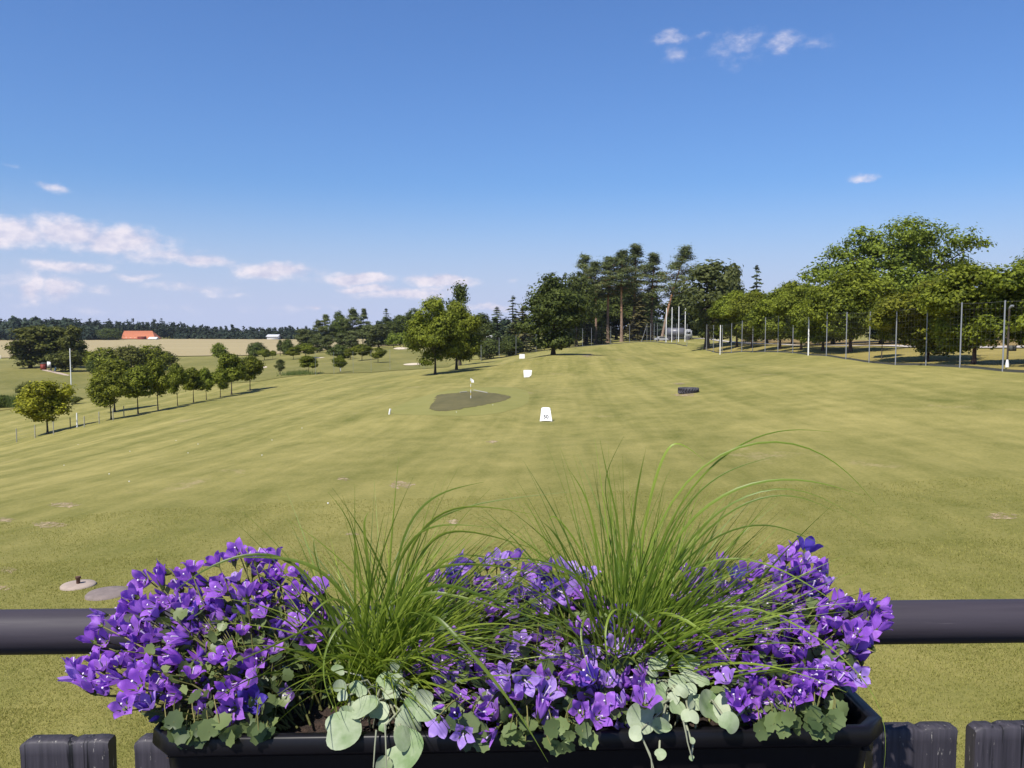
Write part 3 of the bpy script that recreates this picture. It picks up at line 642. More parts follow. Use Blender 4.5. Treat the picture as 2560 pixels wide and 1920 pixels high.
# far woods, read as a mass
def wood(name, label, spots, mat, seed, per=46, size=1.5):
    rg = np.random.default_rng(seed); mb = MB(); cen = []; out = []; 
    for (x, y, z, h, w_, con) in spots:
        k = per; q = rg.uniform(.1, 1, k)
        r = w_/2*np.where(con, np.clip(1.25-q, .1, 1)*np.where(q < .35, .6, 1), np.sqrt(np.clip(1-(2*q-1)**2, .05, 1)))
        a = rg.uniform(0, 2*np.pi, k); rr = r*rg.uniform(.4, 1, k)
        cen.append(np.stack([x+rr*np.cos(a), y+rr*np.sin(a), z+q*h], -1)); out.append(np.stack([np.cos(a), np.sin(a), q], -1))
    leaves(mb, rg, np.concatenate(cen), np.concatenate(out), 3, size*.5, size*.8, .8, .7)
    tag(mb.build(name, mat), label, 'wood', kind='stuff')
rg = np.random.default_rng(77); S = []
prof = lambda u: np.interp(u, [-200, 200, 300, 420, 480, 560, 650, 720, 800, 1300], [800, 802, 804, 806, 813, 820, 822, 818, 824, 822])
for row in range(4):
    for u in np.arange(-260, 1300, 6.):
        uu = u+rg.uniform(-5, 5); D = 705+row*16+rg.uniform(-5, 5); p = on(uu, D); vt = prof(uu)+rg.uniform(-3, 11)+(4-row*1.5)
        if rg.uniform() < .13: vt -= rg.uniform(4, 10)
        S.append((p.x, p.y, p.z, ray(uu, vt)[2]*D-p.z, rg.uniform(2.6, 4.6), True))
wood('far_pine_wood', 'long dark pine wood on the horizon behind the ripe field and farm', S, M['far'], 5, 40, 1.05)
S = []
for (u0, u1, vt) in [(-200, -60, 800), (-60, 20, 797), (20, 100, 787), (60, 140, 800), (135, 185, 791), (170, 260, 812)]:
    for k in range(14):
        u = rg.uniform(u0, u1); D = rg.uniform(640, 690); p = on(u, D); v = vt+rg.uniform(0, 16)+abs((u-(u0+u1)/2)/(u1-u0))*16
        S.append((p.x, p.y, p.z, ray(u, v)[2]*D-p.z, rg.uniform(9, 14), False))
wood('far_leafy_wood', 'rounded leafy wood at the left horizon behind the ripe field', S, M['far'], 6, 90, 1.8)
S = []
for k in range(70):
    u = rg.uniform(440, 800); D = rg.uniform(690, 700); p = on(u, D); S.append((p.x, p.y, p.z, rg.uniform(3, 6), rg.uniform(6, 12), False))
wood('field_hedge', 'low dark hedge scrub along the far edge of the ripe field', S, M['far'], 7, 40, 1.4)
S = []
for k in range(120):
    u = rg.uniform(1600, 2750); D = rg.uniform(330, 420); p = on(u, D); S.append((p.x, p.y, p.z, rg.uniform(6, 13), rg.uniform(6, 10), rg.uniform() < .5))
wood('right_wood', 'dark wood seen through the gaps behind the right maple row', S, M['far'], 8, 60, 1.2)
S = []
for k in range(60):
    u = rg.uniform(950, 1330); D = rg.uniform(350, 400); p = on(u, D); S.append((p.x, p.y, p.z, rg.uniform(6, 12), rg.uniform(6, 10), rg.uniform() < .5))
wood('middle_wood', 'dark wood behind the trimmed trees and the paired trees', S, M['far'], 9, 60, 1.2)

# reeds
def reeds(u, v, wpx, h, k, label, seed):
    rg = np.random.default_rng(seed); c = hit(u, v); W = wpx/FPX*c.y; mb = MB()
    x = c.x+rg.normal(0, W/3, k); y = c.y+rg.normal(0, W/5, k); hh = h*rg.uniform(.5, 1.1, k); lx = rg.normal(0, .2, k)*hh; ly = rg.normal(0, .2, k)*hh
    z = np.array([gz(a, b) for a, b in zip(x, y)])-.02; wd = .035
    V = np.stack([np.stack([x-wd, y, z], -1), np.stack([x+wd, y, z], -1), np.stack([x+lx, y+ly, z+hh], -1)], 1).reshape(-1, 3)
    mb.add(V, np.arange(3*k).reshape(-1, 3)); tag(mb.build('reed_clump', M['reed']), label, 'reeds')
reeds(38, 1018, 44, 2.0, 700, 'light green reed clump between the low shrub and the yellow-green maple', 1)
reeds(745, 937, 60, 1.0, 500, 'long uncut grass tuft along the far wire fence by the round maple', 2)

# ------------------------------------------------------------------ fences
def pole(name, p, h, r, mat, parent=None, n=8):
    mb = MB(); mb.tube(np.array([[0, 0, -.1], [0, 0, h*.5], [0, 0, h]]), [r, r, r*.95], n)
    return mb.build(name, mat, parent, False, p)
def netfence(name, pts, H, label, r=.045, net=True, skip=(), band=False):
    root = empty(name, pts[0]); o = Vector(pts[0]); nb = MB()
    for i, p in enumerate(pts):
        pole('post', Vector(p)-o, H, r, M['post'], root)
    rails = [.04, H*.985] if net else [H*.5, H*.95]
    for i in range(len(pts)-1):
        a, b = Vector(pts[i]), Vector(pts[i+1]); L = (b-a).length; ns = max(2, int(L/2)); seg = []
        for t in np.linspace(0, 1, ns+1):
            q = a.lerp(b, t); q.z = gz(q.x, q.y); seg.append(q-o)
        for z in rails: nb.tube([list(q+Vector((0, 0, z-(.06*math.sin(math.pi*k/ns) if z > 1 else 0)))) for k, q in enumerate(seg)], .006, 4, False)
        if net:
            k = int(L/.5)
            for j in range(1, k):
                q = a.lerp(b, j/k); z0 = gz(q.x, q.y)-o.z; nb.tube([[q.x-o.x, q.y-o.y, z0], [q.x-o.x, q.y-o.y, z0+H*.97]], .0022, 3, False)
            for z in np.arange(.5, H, .5):
                nb.tube([list(q+Vector((0, 0, z))) for q in seg], .0022, 3, False)
    nb.build('net' if net else 'wire', M['wire'], root)
    if band:
        kb = MB()
        for i in range(len(pts)-1):
            a, b = Vector(pts[i]), Vector(pts[i+1]); ns = max(2, int((b-a).length/1.)); G = [[], []]
            for t in np.linspace(0, 1, ns+1):
                q = a.lerp(b, t); z = gz(q.x, q.y); 
                G[0].append([q.x-o.x, q.y-o.y-.05, z-o.z-.05]); G[1].append([q.x-o.x, q.y-o.y-.03, z-o.z+.17])
            kb.grid(np.array(G)); kb.grid(np.array(G)+np.array([0, .05, 0]))
        kb.build('base_board', M['darkpost'], root)
    tag(root, label, 'fence'); return root
RF = [(2760,45),(2640,48.5),(2505,53),(2398,58),(2313,63),(2237,68),(2171,74),(2113,80),(2064,86),(2018,91),(1980,97),(1943,103),(1911,109),(1880,115),(1853,121),(1827,127),(1804,133),(1782,139),(1765,146)]
netfence('net_fence', [on(u, D) for u, D in RF], 4.5, 'tall ball net fence on grey posts along the right edge of the lawn', .05, True, (), True)
netfence('net_fence', [on(u, D) for u, D in [(1716,168),(1690,182),(1662,193),(1642,200),(1634,203),(1625,206),(1616,209),(1573,209),(1526,208.5),(1478,208),(1456,207),(1400,203),(1340,195),(1290,189),(1248,183),(1203,174)]], 4.5,
         'grey post net fence along the hill crest in front of the pines', .045, True, (), True)
netfence('net_fence', [hit(u, v) for u, v in [(1165,912),(1060,925),(975,926),(928,931),(883,933),(835,935),(789,938)]], 3.9, 'thin net fence across the fairway between the paired trees and the round maple', .022, False)
mb = MB(); a, b = on(1602, 208.6), on(1615, 208.8); mb.tube([[0, 0, -.1], list(b-a+Vector((0, 0, 4.)))], .05, 6)
tag(mb.build('brace_pole', M['post'], loc=a), 'slanted grey brace pole leaning on the crest net fence', 'pole')
root = empty('wire_fence', hit(-60, 1130)); o = Vector(root.location); wb = MB(); prev = None
for i, (u, v, h, mk) in enumerate([(-60,1130,1.35,'woodpost'),(42,1106,1.35,'woodpost'),(88,1095,1.3,'woodpost'),(134,1086,1.25,'woodpost'),(176,1072,1.15,'darkpost'),(211,1068,1.1,'woodpost'),(248,1059,1.2,'woodpost'),(283,1051,1.25,'woodpost'),(310,1043,1.2,'woodpost')]):
    p = hit(u, v)-o; pole('post', p, h, .045, M[mk], root, 6)
    if prev is not None:
        for z in (.3, .65, 1.0): wb.tube([list(prev+Vector((0, 0, z))), list(p+Vector((0, 0, z)))], .004, 3, False)
    prev = p
wb.build('wire', M['wire'], root); tag(root, 'low wire fence on weathered posts at the left beneath the maples', 'fence')
tag(pole('marker_post', hit(193, 1068), 1.45, .07, M['white']), 'short thick white post beside the left wire fence', 'post')
p = hit(178, 965); tag(pole('flagpole', p, ray(178, 871)[2]*p.y-p.z, .11, M['white']), 'tall white flagpole in front of the dark bushes at the left', 'flagpole')
for i, (u, vt, lab) in enumerate([(1664,770,'white flagpole closest to the leaning pine'),(1678,768,'second white flagpole right of the leaning pine'),(1695,766,'third white flagpole, in front of the dark truck'),(1711,765,'white flagpole farthest right, in front of the truck cab')]):
    p = on(u, 200); tag(pole('flagpole', p, ray(u+3, vt)[2]*200-p.z, .09, M['white']), lab, 'flagpole', 'white flagpoles by the parked truck')
p = on(1799, 131); tag(pole('thick_post', p, 4.6, .08, M['whitepost']), 'thick white post beside the far end of the right net fence', 'post')
p = on(2019, 90.6); tag(pole('thick_post', p, 4.8, .075, M['whitepost']), 'thick white post in the middle of the right net fence', 'post')
tag(pole('marker_post', hit(851, 929), 1.0, .08, M['white']), 'short white stake under the small egg shaped maple', 'post')
tag(pole('marker_post', hit(2, 897), 1.4, .1, M['white']), 'white stake at the left edge below the ripe field', 'post')
# post with a box behind the right end of the net fence
p = on(2516, 56); root = empty('lamp_post', p); pole('pole', (0, 0, 0), 4.0, .06, M['bark'], root)
mb = MB(); mb.box((.25, -.1, 1.3), (.42, .2, .38)); mb.build('switch_box', M['darkpost'], root)
mb = MB(); mb.tube([[0, 0, 0], [0, 0, .25], [0, 0, .65]], [.12, .11, .04], 8); mb.build('base_cover', M['white'], root)
mb = MB(); mb.tube([[0, 0, 3.95], [.05, -.15, 4.1], [.08, -.3, 4.12]], [.06, .1, .07], 8); mb.build('lamp_head', M['post'], root)
tag(root, 'grey lamp post with a dark box and white base at the right net fence', 'lamp post')

# ------------------------------------------------------------------ driving range furniture
def sign(u, v, wt, wb_, h, lean, label, text=None, rz=0., bent=False):
    p = hit(u, v); root = empty('distance_sign', p, rz); mb = MB(); t = .03; nx = 7; G = []
    for j in np.linspace(0, 1, 6):
        w_ = wb_+(wt-wb_)*j; row = []
        for i in np.linspace(-1, 1, nx):
            z = h*j+.02; x = i*w_/2; y = lean*j
            if j == 0: z += .03*(1-i*i)
            if bent and i > .3 and j < .5: z += (i-.3)*.35*(1-2*j); y += .1*(i-.3)
            if j == 1: z -= .03*abs(i)**4
            row.append([x, y, z])
        G.append(row)
    G = np.array(G); mb.grid(G); mb.grid(G+np.array([0, t, 0])); B = np.concatenate([G[0], G[1:, -1], G[-1][::-1][1:], G[::-1][1:-1, 0]]); B = np.concatenate([B, B[:1]])
    mb.grid(np.stack([B, B+np.array([0, t, 0])])); mb.build('panel', M['white'], root)
    for s in (-1, 1):
        lb = MB(); lb.tube([[s*wb_*.38, lean*.9+.04, h*.9], [s*wb_*.38, lean*2+.15, -.05]], .02, 6); lb.build('leg', M['post'], root)
    if text:
        cu = bpy.data.curves.new('number', 'FONT'); cu.body = text; cu.size = .29; cu.offset = .006; cu.align_x = 'CENTER'; cu.extrude = .004
        tmp = bpy.data.objects.new('tmp', cu); C.objects.link(tmp); dg = bpy.context.evaluated_depsgraph_get(); me = bpy.data.meshes.new_from_object(tmp.evaluated_get(dg)); bpy.data.objects.remove(tmp)
        me.materials.clear(); me.materials.append(M['blacksign']); t_ = link('number', me, root, (.0, lean*.2-.006, .17)); t_.rotation_euler = (R(90)-math.atan2(lean, h), 0, 0)
        for s, a in ((-1, .02), (1, .02)):
            e = MB(); x0, x1 = s*(wb_/2-.05), s*(wt/2-.05)
            e.tube([[x0, lean*.08-.004, h*.1], [x1, lean*.92-.004, h*.9]], .011, 5); e.build('edge_trim', M['post'], root)
    tag(root, label, 'sign', 'white distance signs down the range'); return root
sign(1365, 1054, .46, .68, .74, .3, 'nearest white distance sign, trapezoid shape with 50 on it', '50')
sign(1319, 944, .95, .82, .82, .12, 'second white distance sign with a bent lower corner', None, -.1, True)
sign(1305, 897, .95, .95, .8, .1, 'third white distance sign left of the big tree shadow')
sign(1299, 880, .95, .95, .8, .1, 'farthest white distance sign below the brownish spruce')
# tractor tyre lying on the grass
p = hit(1721, 983); mb = MB(); Rr, hh = .70, .40; prof = [(.42, .04), (.42, .36), (.50, .40), (.63, .405), (.69, .36), (.70, .2), (.69, .04), (.63, .0), (.50, .0)]
a = np.linspace(0, 2*math.pi, 48, endpoint=False)
G = np.array([[[r*math.cos(t), r*math.sin(t), z] for t in a] for r, z in prof+prof[:1]]); mb.grid(G, close=True)
for k in range(22):
    for s in (0, 1):
        t0 = (k+.5*s)*2*math.pi/22; pts = [[.715*math.cos(t0+q*.2), .715*math.sin(t0+q*.2), (.2+q*.19*(1 if s else -1))] for q in (0, .5, 1)]
        mb.tube(pts, [.05, .055, .05], 5)
tag(mb.build('tractor_tyre', M['rubber'], None, False, p), 'black tractor tyre lying flat on the lawn', 'tyre')
# golf flag
p = hit(1177, 996); h = ray(1180, 945)[2]*p.y-p.z; root = empty('golf_flag', p)
mb = MB()
for k in range(7): mb.tube([[0, 0, h*k/7-(.05 if k == 0 else 0)], [0, 0, h*(k+1)/7]], .02, 8, True, k % 2 if k < 6 else 0)
mb.build('flagstick', [M['white'], simple('yellow band', (.6, .45, .06))], root)
mb = MB(); G = [[[.02+.2*i, .05*math.sin(i*5)*i, h-.02-.30*j*(1-.45*i)-.14*i-.0*j] for i in np.linspace(0, 1, 8)] for j in np.linspace(0, 1, 5)]
mb.grid(np.array(G)); mb.grid(np.array(G)+np.array([0, .006, 0])); mb.build('flag', M['white'], root); tag(root, 'white flag on a banded stick standing in the brown patch of the green', 'flag')
mb = MB(); a, b = hit(1185, 976.5), hit(1218, 983); mb.tube([[0, 0, .04], list((b-a)+Vector((0, 0, .04)))], .045, 6)
tag(mb.build('timber_edging', M['woodpost'], loc=a), 'pale timber edging right of the flag at the back of the brown patch', 'edging')
mb = MB(); a, b = hit(1150, 982), hit(1167, 980.5); mb.tube([[0, 0, .04], list((b-a)+Vector((0, 0, .04)))], .045, 6)
tag(mb.build('timber_edging', M['woodpost'], loc=a), 'short pale timber edging left of the flag at the back of the brown patch', 'edging')
p = hit(973, 1036); mb = MB(); mb.tube([[0, 0, -.03], [.03, 0, .16], [.07, 0, .34]], [.05, .055, .06], 8)
tag(mb.build('tee_marker', M['white'], loc=p), 'small tilted white peg left of the putting green', 'marker')
# manhole covers
p = hit(196, 1466); root = empty('well_cover', p); mb = MB(); rr = .5*84/FPX*p.y; a = np.linspace(0, 2*math.pi, 40, endpoint=False)
def disc(r, z1, ch=.02): return np.array([[[q*math.cos(t), q*math.sin(t), z] for t in a] for q, z in [(r, -.05), (r, z1-ch), (r-ch, z1), (r*.5, z1+.006), (.001, z1+.008)]])
mb.grid(disc(rr, .045), close=True); mb.build('lid', M['concrete'], root, True)
mb = MB(); mb.tube([[0, 0, .04], [0, 0, .13], [0, 0, .14], [0, 0, .17]], [.032, .032, .045, .045], 12); mb.build('vent_pipe', M['rust'], root)
tag(root, 'pale concrete well cover with a rusty pipe stub in the lawn', 'well cover')
p = hit(271, 1487); mb = MB(); mb.grid(disc(.5*108/FPX*p.y, .05, .03), close=True)
tag(mb.build('well_cover', M['mossy'], None, True, p), 'dark mossy concrete well cover lying flat in the lawn', 'well cover')
# golf balls
rg = np.random.default_rng(9); ballm = None
BALLS = [(273,1186),(323,1205),(160,1164),(495,1111),(470,1133),(655,1139),(680,1101),(195,1112),(440,1102),(755,1071),(325,1129),(1141,1031),(1232,1013),(820,1260)]
for i, (u, v) in enumerate(BALLS):
    p = hit(u, v)
    if ballm is None:
        mb = MB(); t = np.linspace(.001, math.pi-.001, 9); a = np.linspace(0, 2*math.pi, 12, endpoint=False)
        mb.grid(np.array([[[math.sin(s)*math.cos(q), math.sin(s)*math.sin(q), math.cos(s)] for q in a] for s in t])*.0215, close=True)
        o = mb.build('golf_ball', M['white'], None, True); ballm = o.data
    else: o = link('golf_ball', ballm)
    o.location = p+Vector((0, 0, .02)); tag(o, 'white golf ball lying on the mown lawn', 'golf ball', 'golf balls scattered on the lawn')

# ------------------------------------------------------------------ farm, sheds, vehicles
def house(name, u0, u1, D, vridge, veave, depth, label, wall, roof, hip=0., ry=0.):
    a, b = on(u0, D), on(u1, D); L = b.x-a.x; z0 = min(a.z, b.z)-.4; root = empty(name, (a.x, D, z0), ry)
    zr = ray(u0, vridge)[2]*(D+depth/2)-z0; ze = max(1., ray(u0, veave)[2]*D-z0); mb = MB(); mb.box((L/2, depth/2, ze/2), (L-.8, depth-.8, ze)); mb.build('wall', wall, root)
    e = -.3; rb = MB(); h_ = hip*L
    V = [[-.4, e, ze-.3], [L+.4, e, ze-.3], [L+.4-h_, depth/2, zr], [-.4, depth/2, zr], [L+.4, depth-e, ze-.3], [-.4, depth-e, ze-.3]]
    rb.add(V, [[0, 1, 2, 3], [3, 2, 4, 5]]); rb.add(np.array(V)-np.array([0, 0, .25]), [[0, 3, 2, 1], [3, 5, 4, 2]])
    rb.add(V, [[1, 4, 2]]) if hip else rb.add(np.array(V)-np.array([.6, 0, .1]), [[1, 4, 2]])
    rb.add(np.array(V)+np.array([.6, 0, -.1]), [[0, 3, 5]]); rb.build('roof', roof, root)
    tag(root, label, 'building'); return root, L, ze, zr
root, L, ze, zr = house('barn', 307, 390, 672, 827, 845.5, 12, 'long barn with a bright orange tiled roof at the far edge of the field', M['redwood'], M['tile'], .18)
mb = MB(); mb.box((L*.62, -1.2, 1.4), (L*.2, 2.4, 2.8)); mb.build('porch', M['redwood'], root)
mb = MB(); mb.add([[L*.5, -2.8, 2.9], [L*.74, -2.8, 2.9], [L*.70, .6, 4.6], [L*.54, .6, 4.6]], [[0, 1, 2, 3]]); mb.build('porch_roof', M['tile'], root)
for k in range(3):
    mb = MB(); mb.box((L*(.14+.13*k), .36, 1.5), (1.3, .12, 1.)); mb.build('window', M['palewall'], root)
house('farmhouse', 193, 219, 668, 829, 843, 8, 'small farmhouse with a faded red roof left of the barn', M['palewall'], M['tile'], .12)
house('white_tent', 374, 393, 660, 842.5, 846, 6, 'white tent roof beside the right end of the orange barn', M['white'], M['white'])
house('warehouse', 668, 696, 680, 836, 840.5, 12, 'low white warehouse in front of the far wood', M['white'], M['slate'])
house('clubhouse', 1183, 1228, 262, 833.5, 840, 8, 'white roofed building behind the layered spruce', M['palewall'], M['white'])
T('bush', 1, 240, ('D', 655), 824, 40, 'dark tree between the farmhouse and the barn', 'tree')
T('bush', 1, 282, ('D', 650), 820, 60, 'dark round tree hiding the left end of the barn', 'tree')
# red box, white board, trolley
p = hit(109, 925); root = empty('red_shed', p); mb = MB(); mb.box((0, 0, .9), (1.15, 1.0, 1.8)); mb.build('wall', M['redwood'], root)
mb = MB(); mb.add([[-.68, -.6, 1.8], [.68, -.6, 1.8], [.68, .6, 2.0], [-.68, .6, 2.0], [-.68, -.6, 1.72], [.68, -.6, 1.72], [.68, .6, 1.92], [-.68, .6, 1.92]], [[0, 1, 2, 3], [4, 7, 6, 5], [0, 4, 5, 1], [1, 5, 6, 2], [2, 6, 7, 3], [3, 7, 4, 0]]); mb.build('roof', M['darkpost'], root)
mb = MB(); mb.box((0, -.52, .8), (.7, .05, 1.5)); mb.build('door', M['redwood'], root)
tag(root, 'small red box shed under the left tree clump', 'shed')
p = hit(123, 924); root = empty('notice_board', p); mb = MB(); mb.box((0, 0, 1.45), (1.0, .08, 1.5)); mb.build('panel', M['white'], root)
for s in (-1, 1): pole('leg', Vector((s*.4, .06, 0)), 1.9, .05, M['woodpost'], root)
tag(root, 'white board standing beside the red box shed', 'board')
def trolley(u, v, label, mat):
    p = hit(u, v); root = empty('golf_trolley', p)
    mb = MB(); mb.tube([[0, 0, .25], [.1, .1, .7], [.2, .2, 1.25]], [.18, .22, .22], 10); mb.build('bag', mat, root)
    for s in (-1, 1):
        w_ = MB(); t = np.linspace(0, 2*math.pi, 16); w_.tube([[s*.35, .16*math.cos(q), .16+.16*math.sin(q)] for q in t], .04, 6, False); w_.build('wheel', M['rubber'], root)
    mb = MB(); mb.tube([[0, 0, .2], [.15, -.4, .6], [.15, -.75, 1.0]], .03, 6); mb.tube([[-.35, 0, .16], [.35, 0, .16]], .03, 6); mb.build('frame', M['post'], root)
    tag(root, label, 'golf trolley')
trolley(137, 930, 'golf trolley with a pale blue bag on the gravel path by the white board', M['bluebag'])
trolley(126, 928, 'golf trolley with a dark bag right below the white board', M['darkpost'])
# truck and car behind the flagpoles
p = on(1694, 216); s_ = 4.9
root = empty('truck', p, R(-18))
mb = MB(); t = np.linspace(0, 2*math.pi, 24, endpoint=False); mb.tube([[-2.9, 0, 2.0], [-2.8, 0, 2.0], [1.4, 0, 2.0], [1.5, 0, 2.0]], [1.05, 1.2, 1.2, 1.05], 20); mb.build('tank', M['tank'], root, False)
mb = MB(); mb.box((-.2, 0, .72), (6.4, 1.6, .22)); mb.build('chassis', M['darkpost'], root)
mb = MB(); mb.box((2.65, 0, 1.55), (1.7, 2.1, 1.9)); mb.box((2.5, 0, 2.65), (1.3, 2.0, .35)); mb.build('cab', M['carwhite'], root)
mb = MB(); mb.box((2.7, -1.06, 1.95), (1.1, .04, .65)); mb.box((3.51, 0, 1.95), (.04, 1.8, .75)); mb.build('window', M['darkglass'], root)
for x in (-2.3, -1.2, 2.6):
    for y in (-.95, .95):
        mb = MB(); mb.tube([[x, y-.14, .5], [x, y+.14, .5]], .5, 18); mb.build('wheel', M['rubber'], root)
tag(root, 'parked truck with a dark round tank and white cab behind the flagpoles', 'truck')
p = on(1652, 214); root = empty('parked_car', p, R(12), .8)
prof = [(-2., .3), (-2.05, .75), (-1.8, .95), (-1.3, 1.0), (-.8, 1.42), (.7, 1.45), (1.35, 1.0), (1.95, .85), (2.1, .6), (2.05, .3)]
mb = MB(); G = np.array([[[x, y, z] for x, z in prof] for y in (-.8, -.78, .78, .8)]); mb.grid(G); mb.add([[x, -.8, z] for x, z in prof], [list(range(len(prof)))]); mb.add([[x, .8, z] for x, z in prof], [list(range(len(prof)))[::-1]]); mb.build('body', M['carwhite'], root)
mb = MB(); mb.add([[-1.15, -.806, 1.0], [1.2, -.806, 1.0], [.65, -.806, 1.38], [-.75, -.806, 1.38]], [[0, 1, 2, 3]]); mb.build('window', M['darkglass'], root)
for x in (-1.3, 1.3):
    for y in (-.72, .72):
        mb = MB(); mb.tube([[x, y-.1, .32], [x, y+.1, .32]], .32, 16); mb.build('wheel', M['rubber'], root)
tag(root, 'white parked car behind the trunk of the leaning pine', 'car')
# ------------------------------------------------------------------ terrace edge: deck, railing, flower box
YAW = R(1.8)
def rotp(x, y, z): return Vector((x*math.cos(YAW)-(y-1.1)*math.sin(YAW), 1.1+x*math.sin(YAW)+(y-1.1)*math.cos(YAW), z))
m, n = newmat('dark stained timber'); co = n.coord()
oi = n.n('ShaderNodeObjectInfo').outputs['Random']
off = n.n('ShaderNodeVectorMath', operation='ADD', ins={0: co, 1: n.n('ShaderNodeCombineXYZ', ins={0: n.math('MULTIPLY', oi, 7.), 1: 0., 2: n.math('MULTIPLY', oi, 3.)}).outputs[0]}).outputs[0]
gr = n.noise(n.mapping(off, (150, 60, 5)), 1., 5, .7); cr = n.math('ABSOLUTE', n.math('SUBTRACT', n.noise(n.mapping(off, (55, 20, 1.6)), 1., 2, .5, .4), .5)); fl = n.noise(n.mapping(off, (170, 170, 38)), 1., 4, .7)
c = n.mix(n.rng(gr, .3, .72), (.020, .018, .024), (.060, .053, .066)); c = n.mix(n.rng(fl, .63, .67), c, (.26, .24, .22)); crack = n.math('MULTIPLY', n.rng(cr, .026, .010), n.rng(n.noise(n.mapping(off, (24, 30, 3)), 1., 2), .52, .57)); c = n.mix(crack, c, (.004, .004, .005))
lich = n.rng(n.noise(off, 34., 3), .76, .79); c = n.mix(lich, c, (.30, .15, .03))
b = n.n('ShaderNodeBsdfPrincipled', ins={'Base Color': c, 'Roughness': .62, 'Specular IOR Level': .4})
n.put(b.inputs['Normal'], n.n('ShaderNodeBump', ins={'Strength': .5, 'Distance': .002, 'Height': n.math('MULTIPLY_ADD', crack, -1., n.math('MULTIPLY', gr, .2))}).outputs[0]); finish(n, b.outputs[0]); M['timber'] = m
m, n = newmat('black glazed handrail'); co = n.coord(); f = n.noise(n.mapping(co, (3, 60, 60)), 1., 5, .65); sp_ = n.rng(n.noise(co, 16., 2), .80, .815)
c = n.mix(f, (.026, .022, .029), (.056, .047, .060)); c = n.mix(n.math('MULTIPLY', n.rng(n.noise(n.mapping(co, (9, 260, 260)), 1., 4, .7), .64, .74), .35), c, (.14, .12, .13)); c = n.mix(sp_, c, (.36, .12, .08))
b = n.n('ShaderNodeBsdfPrincipled', ins={'Base Color': c, 'Roughness': n.rng(f, .3, .7, .52, .72), 'Specular IOR Level': .3}); n.put(b.inputs['Normal'], n.n('ShaderNodeBump', ins={'Strength': .12, 'Distance': .003, 'Height': f}).outputs[0]); finish(n, b.outputs[0]); M['railm'] = m
M['plastic'] = simple('black plastic', (.005, .0045, .006), .42, .3, 14, .12, 0, .3)
m, n = newmat('potting soil'); co = n.coord(); f = n.noise(co, 90., 6, .75); c = n.mix(n.rng(f, .3, .75), (.010, .006, .005), (.11, .066, .046))
b = n.n('ShaderNodeBsdfPrincipled', ins={'Base Color': c, 'Roughness': .95}); n.put(b.inputs['Normal'], n.n('ShaderNodeBump', ins={'Strength': 1., 'Distance': .012, 'Height': f}).outputs[0]); finish(n, b.outputs[0]); M['soil'] = m

mb = MB(); mb.box((0, -1.35, -1.70), (9, 5.1, .12)); tag(mb.build('deck', M['timber']), kind='structure')
root = empty('wooden_railing', rotp(0, 1.14, -1.5), YAW); o = root.location
rg = np.random.default_rng(2)
# plank positions along the railing, given by the photograph's plank edges
def plank_x(u): return (u-1280)/FPX*(1.174+(u-1280)/1280*.022)
edges = [(-285,-70),(48,270),(335,556),(600,815),(862,1078),(1125,1340),(1388,1602),(1652,1868),(1915,2130),(2190,2400),(2446,2660),(2705,2920)]
for (ua, ub) in edges:
    x0, x1 = plank_x(ua), plank_x(ub); w_ = x1-x0; t = .026; top = -.570+1.5; mb = MB(); nx = 15
    jag = rg.normal(0, .0003, nx); dv = np.zeros(nx); 
    for k in rg.choice(np.arange(2, nx-2), 1, False): dv[k] = -.003-.002*rg.uniform()
    ch = np.array([.006]+[0]*(nx-2)+[.008 if rg.uniform() < .5 else .002]); xs = np.linspace(x0, x1, nx)
    zt = top+jag+dv-ch
    fr = np.array([[[x, (.002 if k in (0, nx-1) else 0)+q, z] for k, x in enumerate(xs)] for q, z in ((0., -.1), (0., .5), (0., top-.02), )])
    fr = np.concatenate([fr, np.array([[[x, .0, zt[k]-.003] for k, x in enumerate(xs)], [[x, .004, zt[k]] for k, x in enumerate(xs)], [[x, t-.003, zt[k]-.001] for k, x in enumerate(xs)], [[x, t, zt[k]-.006] for k, x in enumerate(xs)], [[x, t, -.1] for k, x in enumerate(xs)]])])
    mb.grid(fr); 
    for k in (0, nx-1): mb.add(fr[:, k], [list(range(len(fr)))])
    mb.build('plank', M['timber'], root)
mb = MB(); mb.tube([[-2.6, .205, 1.5-.489], [0, .205, 1.5-.489], [2.6, .205, 1.5-.489]], .0355, 40); mb.build('handrail', M['railm'], root, True)
mb = MB(); mb.box((0, .050, .55), (5.2, .045, .09)); mb.build('crossbar', M['timber'], root)
mb = MB(); mb.box((0, .050, .02), (5.2, .045, .09)); mb.build('crossbar', M['timber'], root)
for x in (-1.9, 1.9):
    mb = MB(); mb.box((x, .12, .15), (.09, .09, 1.6)); mb.build('post', M['timber'], root)
    mb = MB(); mb.box((x, .205, .88), (.09, .08, .2)); mb.build('rail_bracket', M['timber'], root)
tag(root, 'dark stained wooden railing with a round handrail and vertical planks', 'railing')

HL, HW = .408, .098; BC = rotp(0.0, .978, -.440); 
box = empty('flower_box', (BC.x+.006, BC.y, BC.z), YAW)
def outl(d, z, c=.028):
    a, b_ = HL+d, HW+d; c = max(.004, c+d*.6)
    return [[-a+c, -b_, z], [a-c, -b_, z], [a, -b_+c, z], [a, b_-c, z], [a-c, b_, z], [-a+c, b_, z], [-a, b_-c, z], [-a, -b_+c, z]]
mb = MB(); mb.grid(np.array([outl(-.016, -.045), outl(-.014, -.004), outl(-.012, 0), outl(-.002, .001), outl(0, -.001), outl(.0015, -.016), outl(-.0005, -.020), outl(-.009, -.020)]), close=True); mb.build('rim', M['plastic'], box)
mb = MB(); mb.grid(np.array([outl(-.0125, -.012), outl(-.0125, -.03), outl(-.016, -.06), outl(-.030, -.165), outl(-.036, -.17)]), close=True); mb.add(outl(-.036, -.17), [list(range(8))]); mb.build('body', M['plastic'], box)
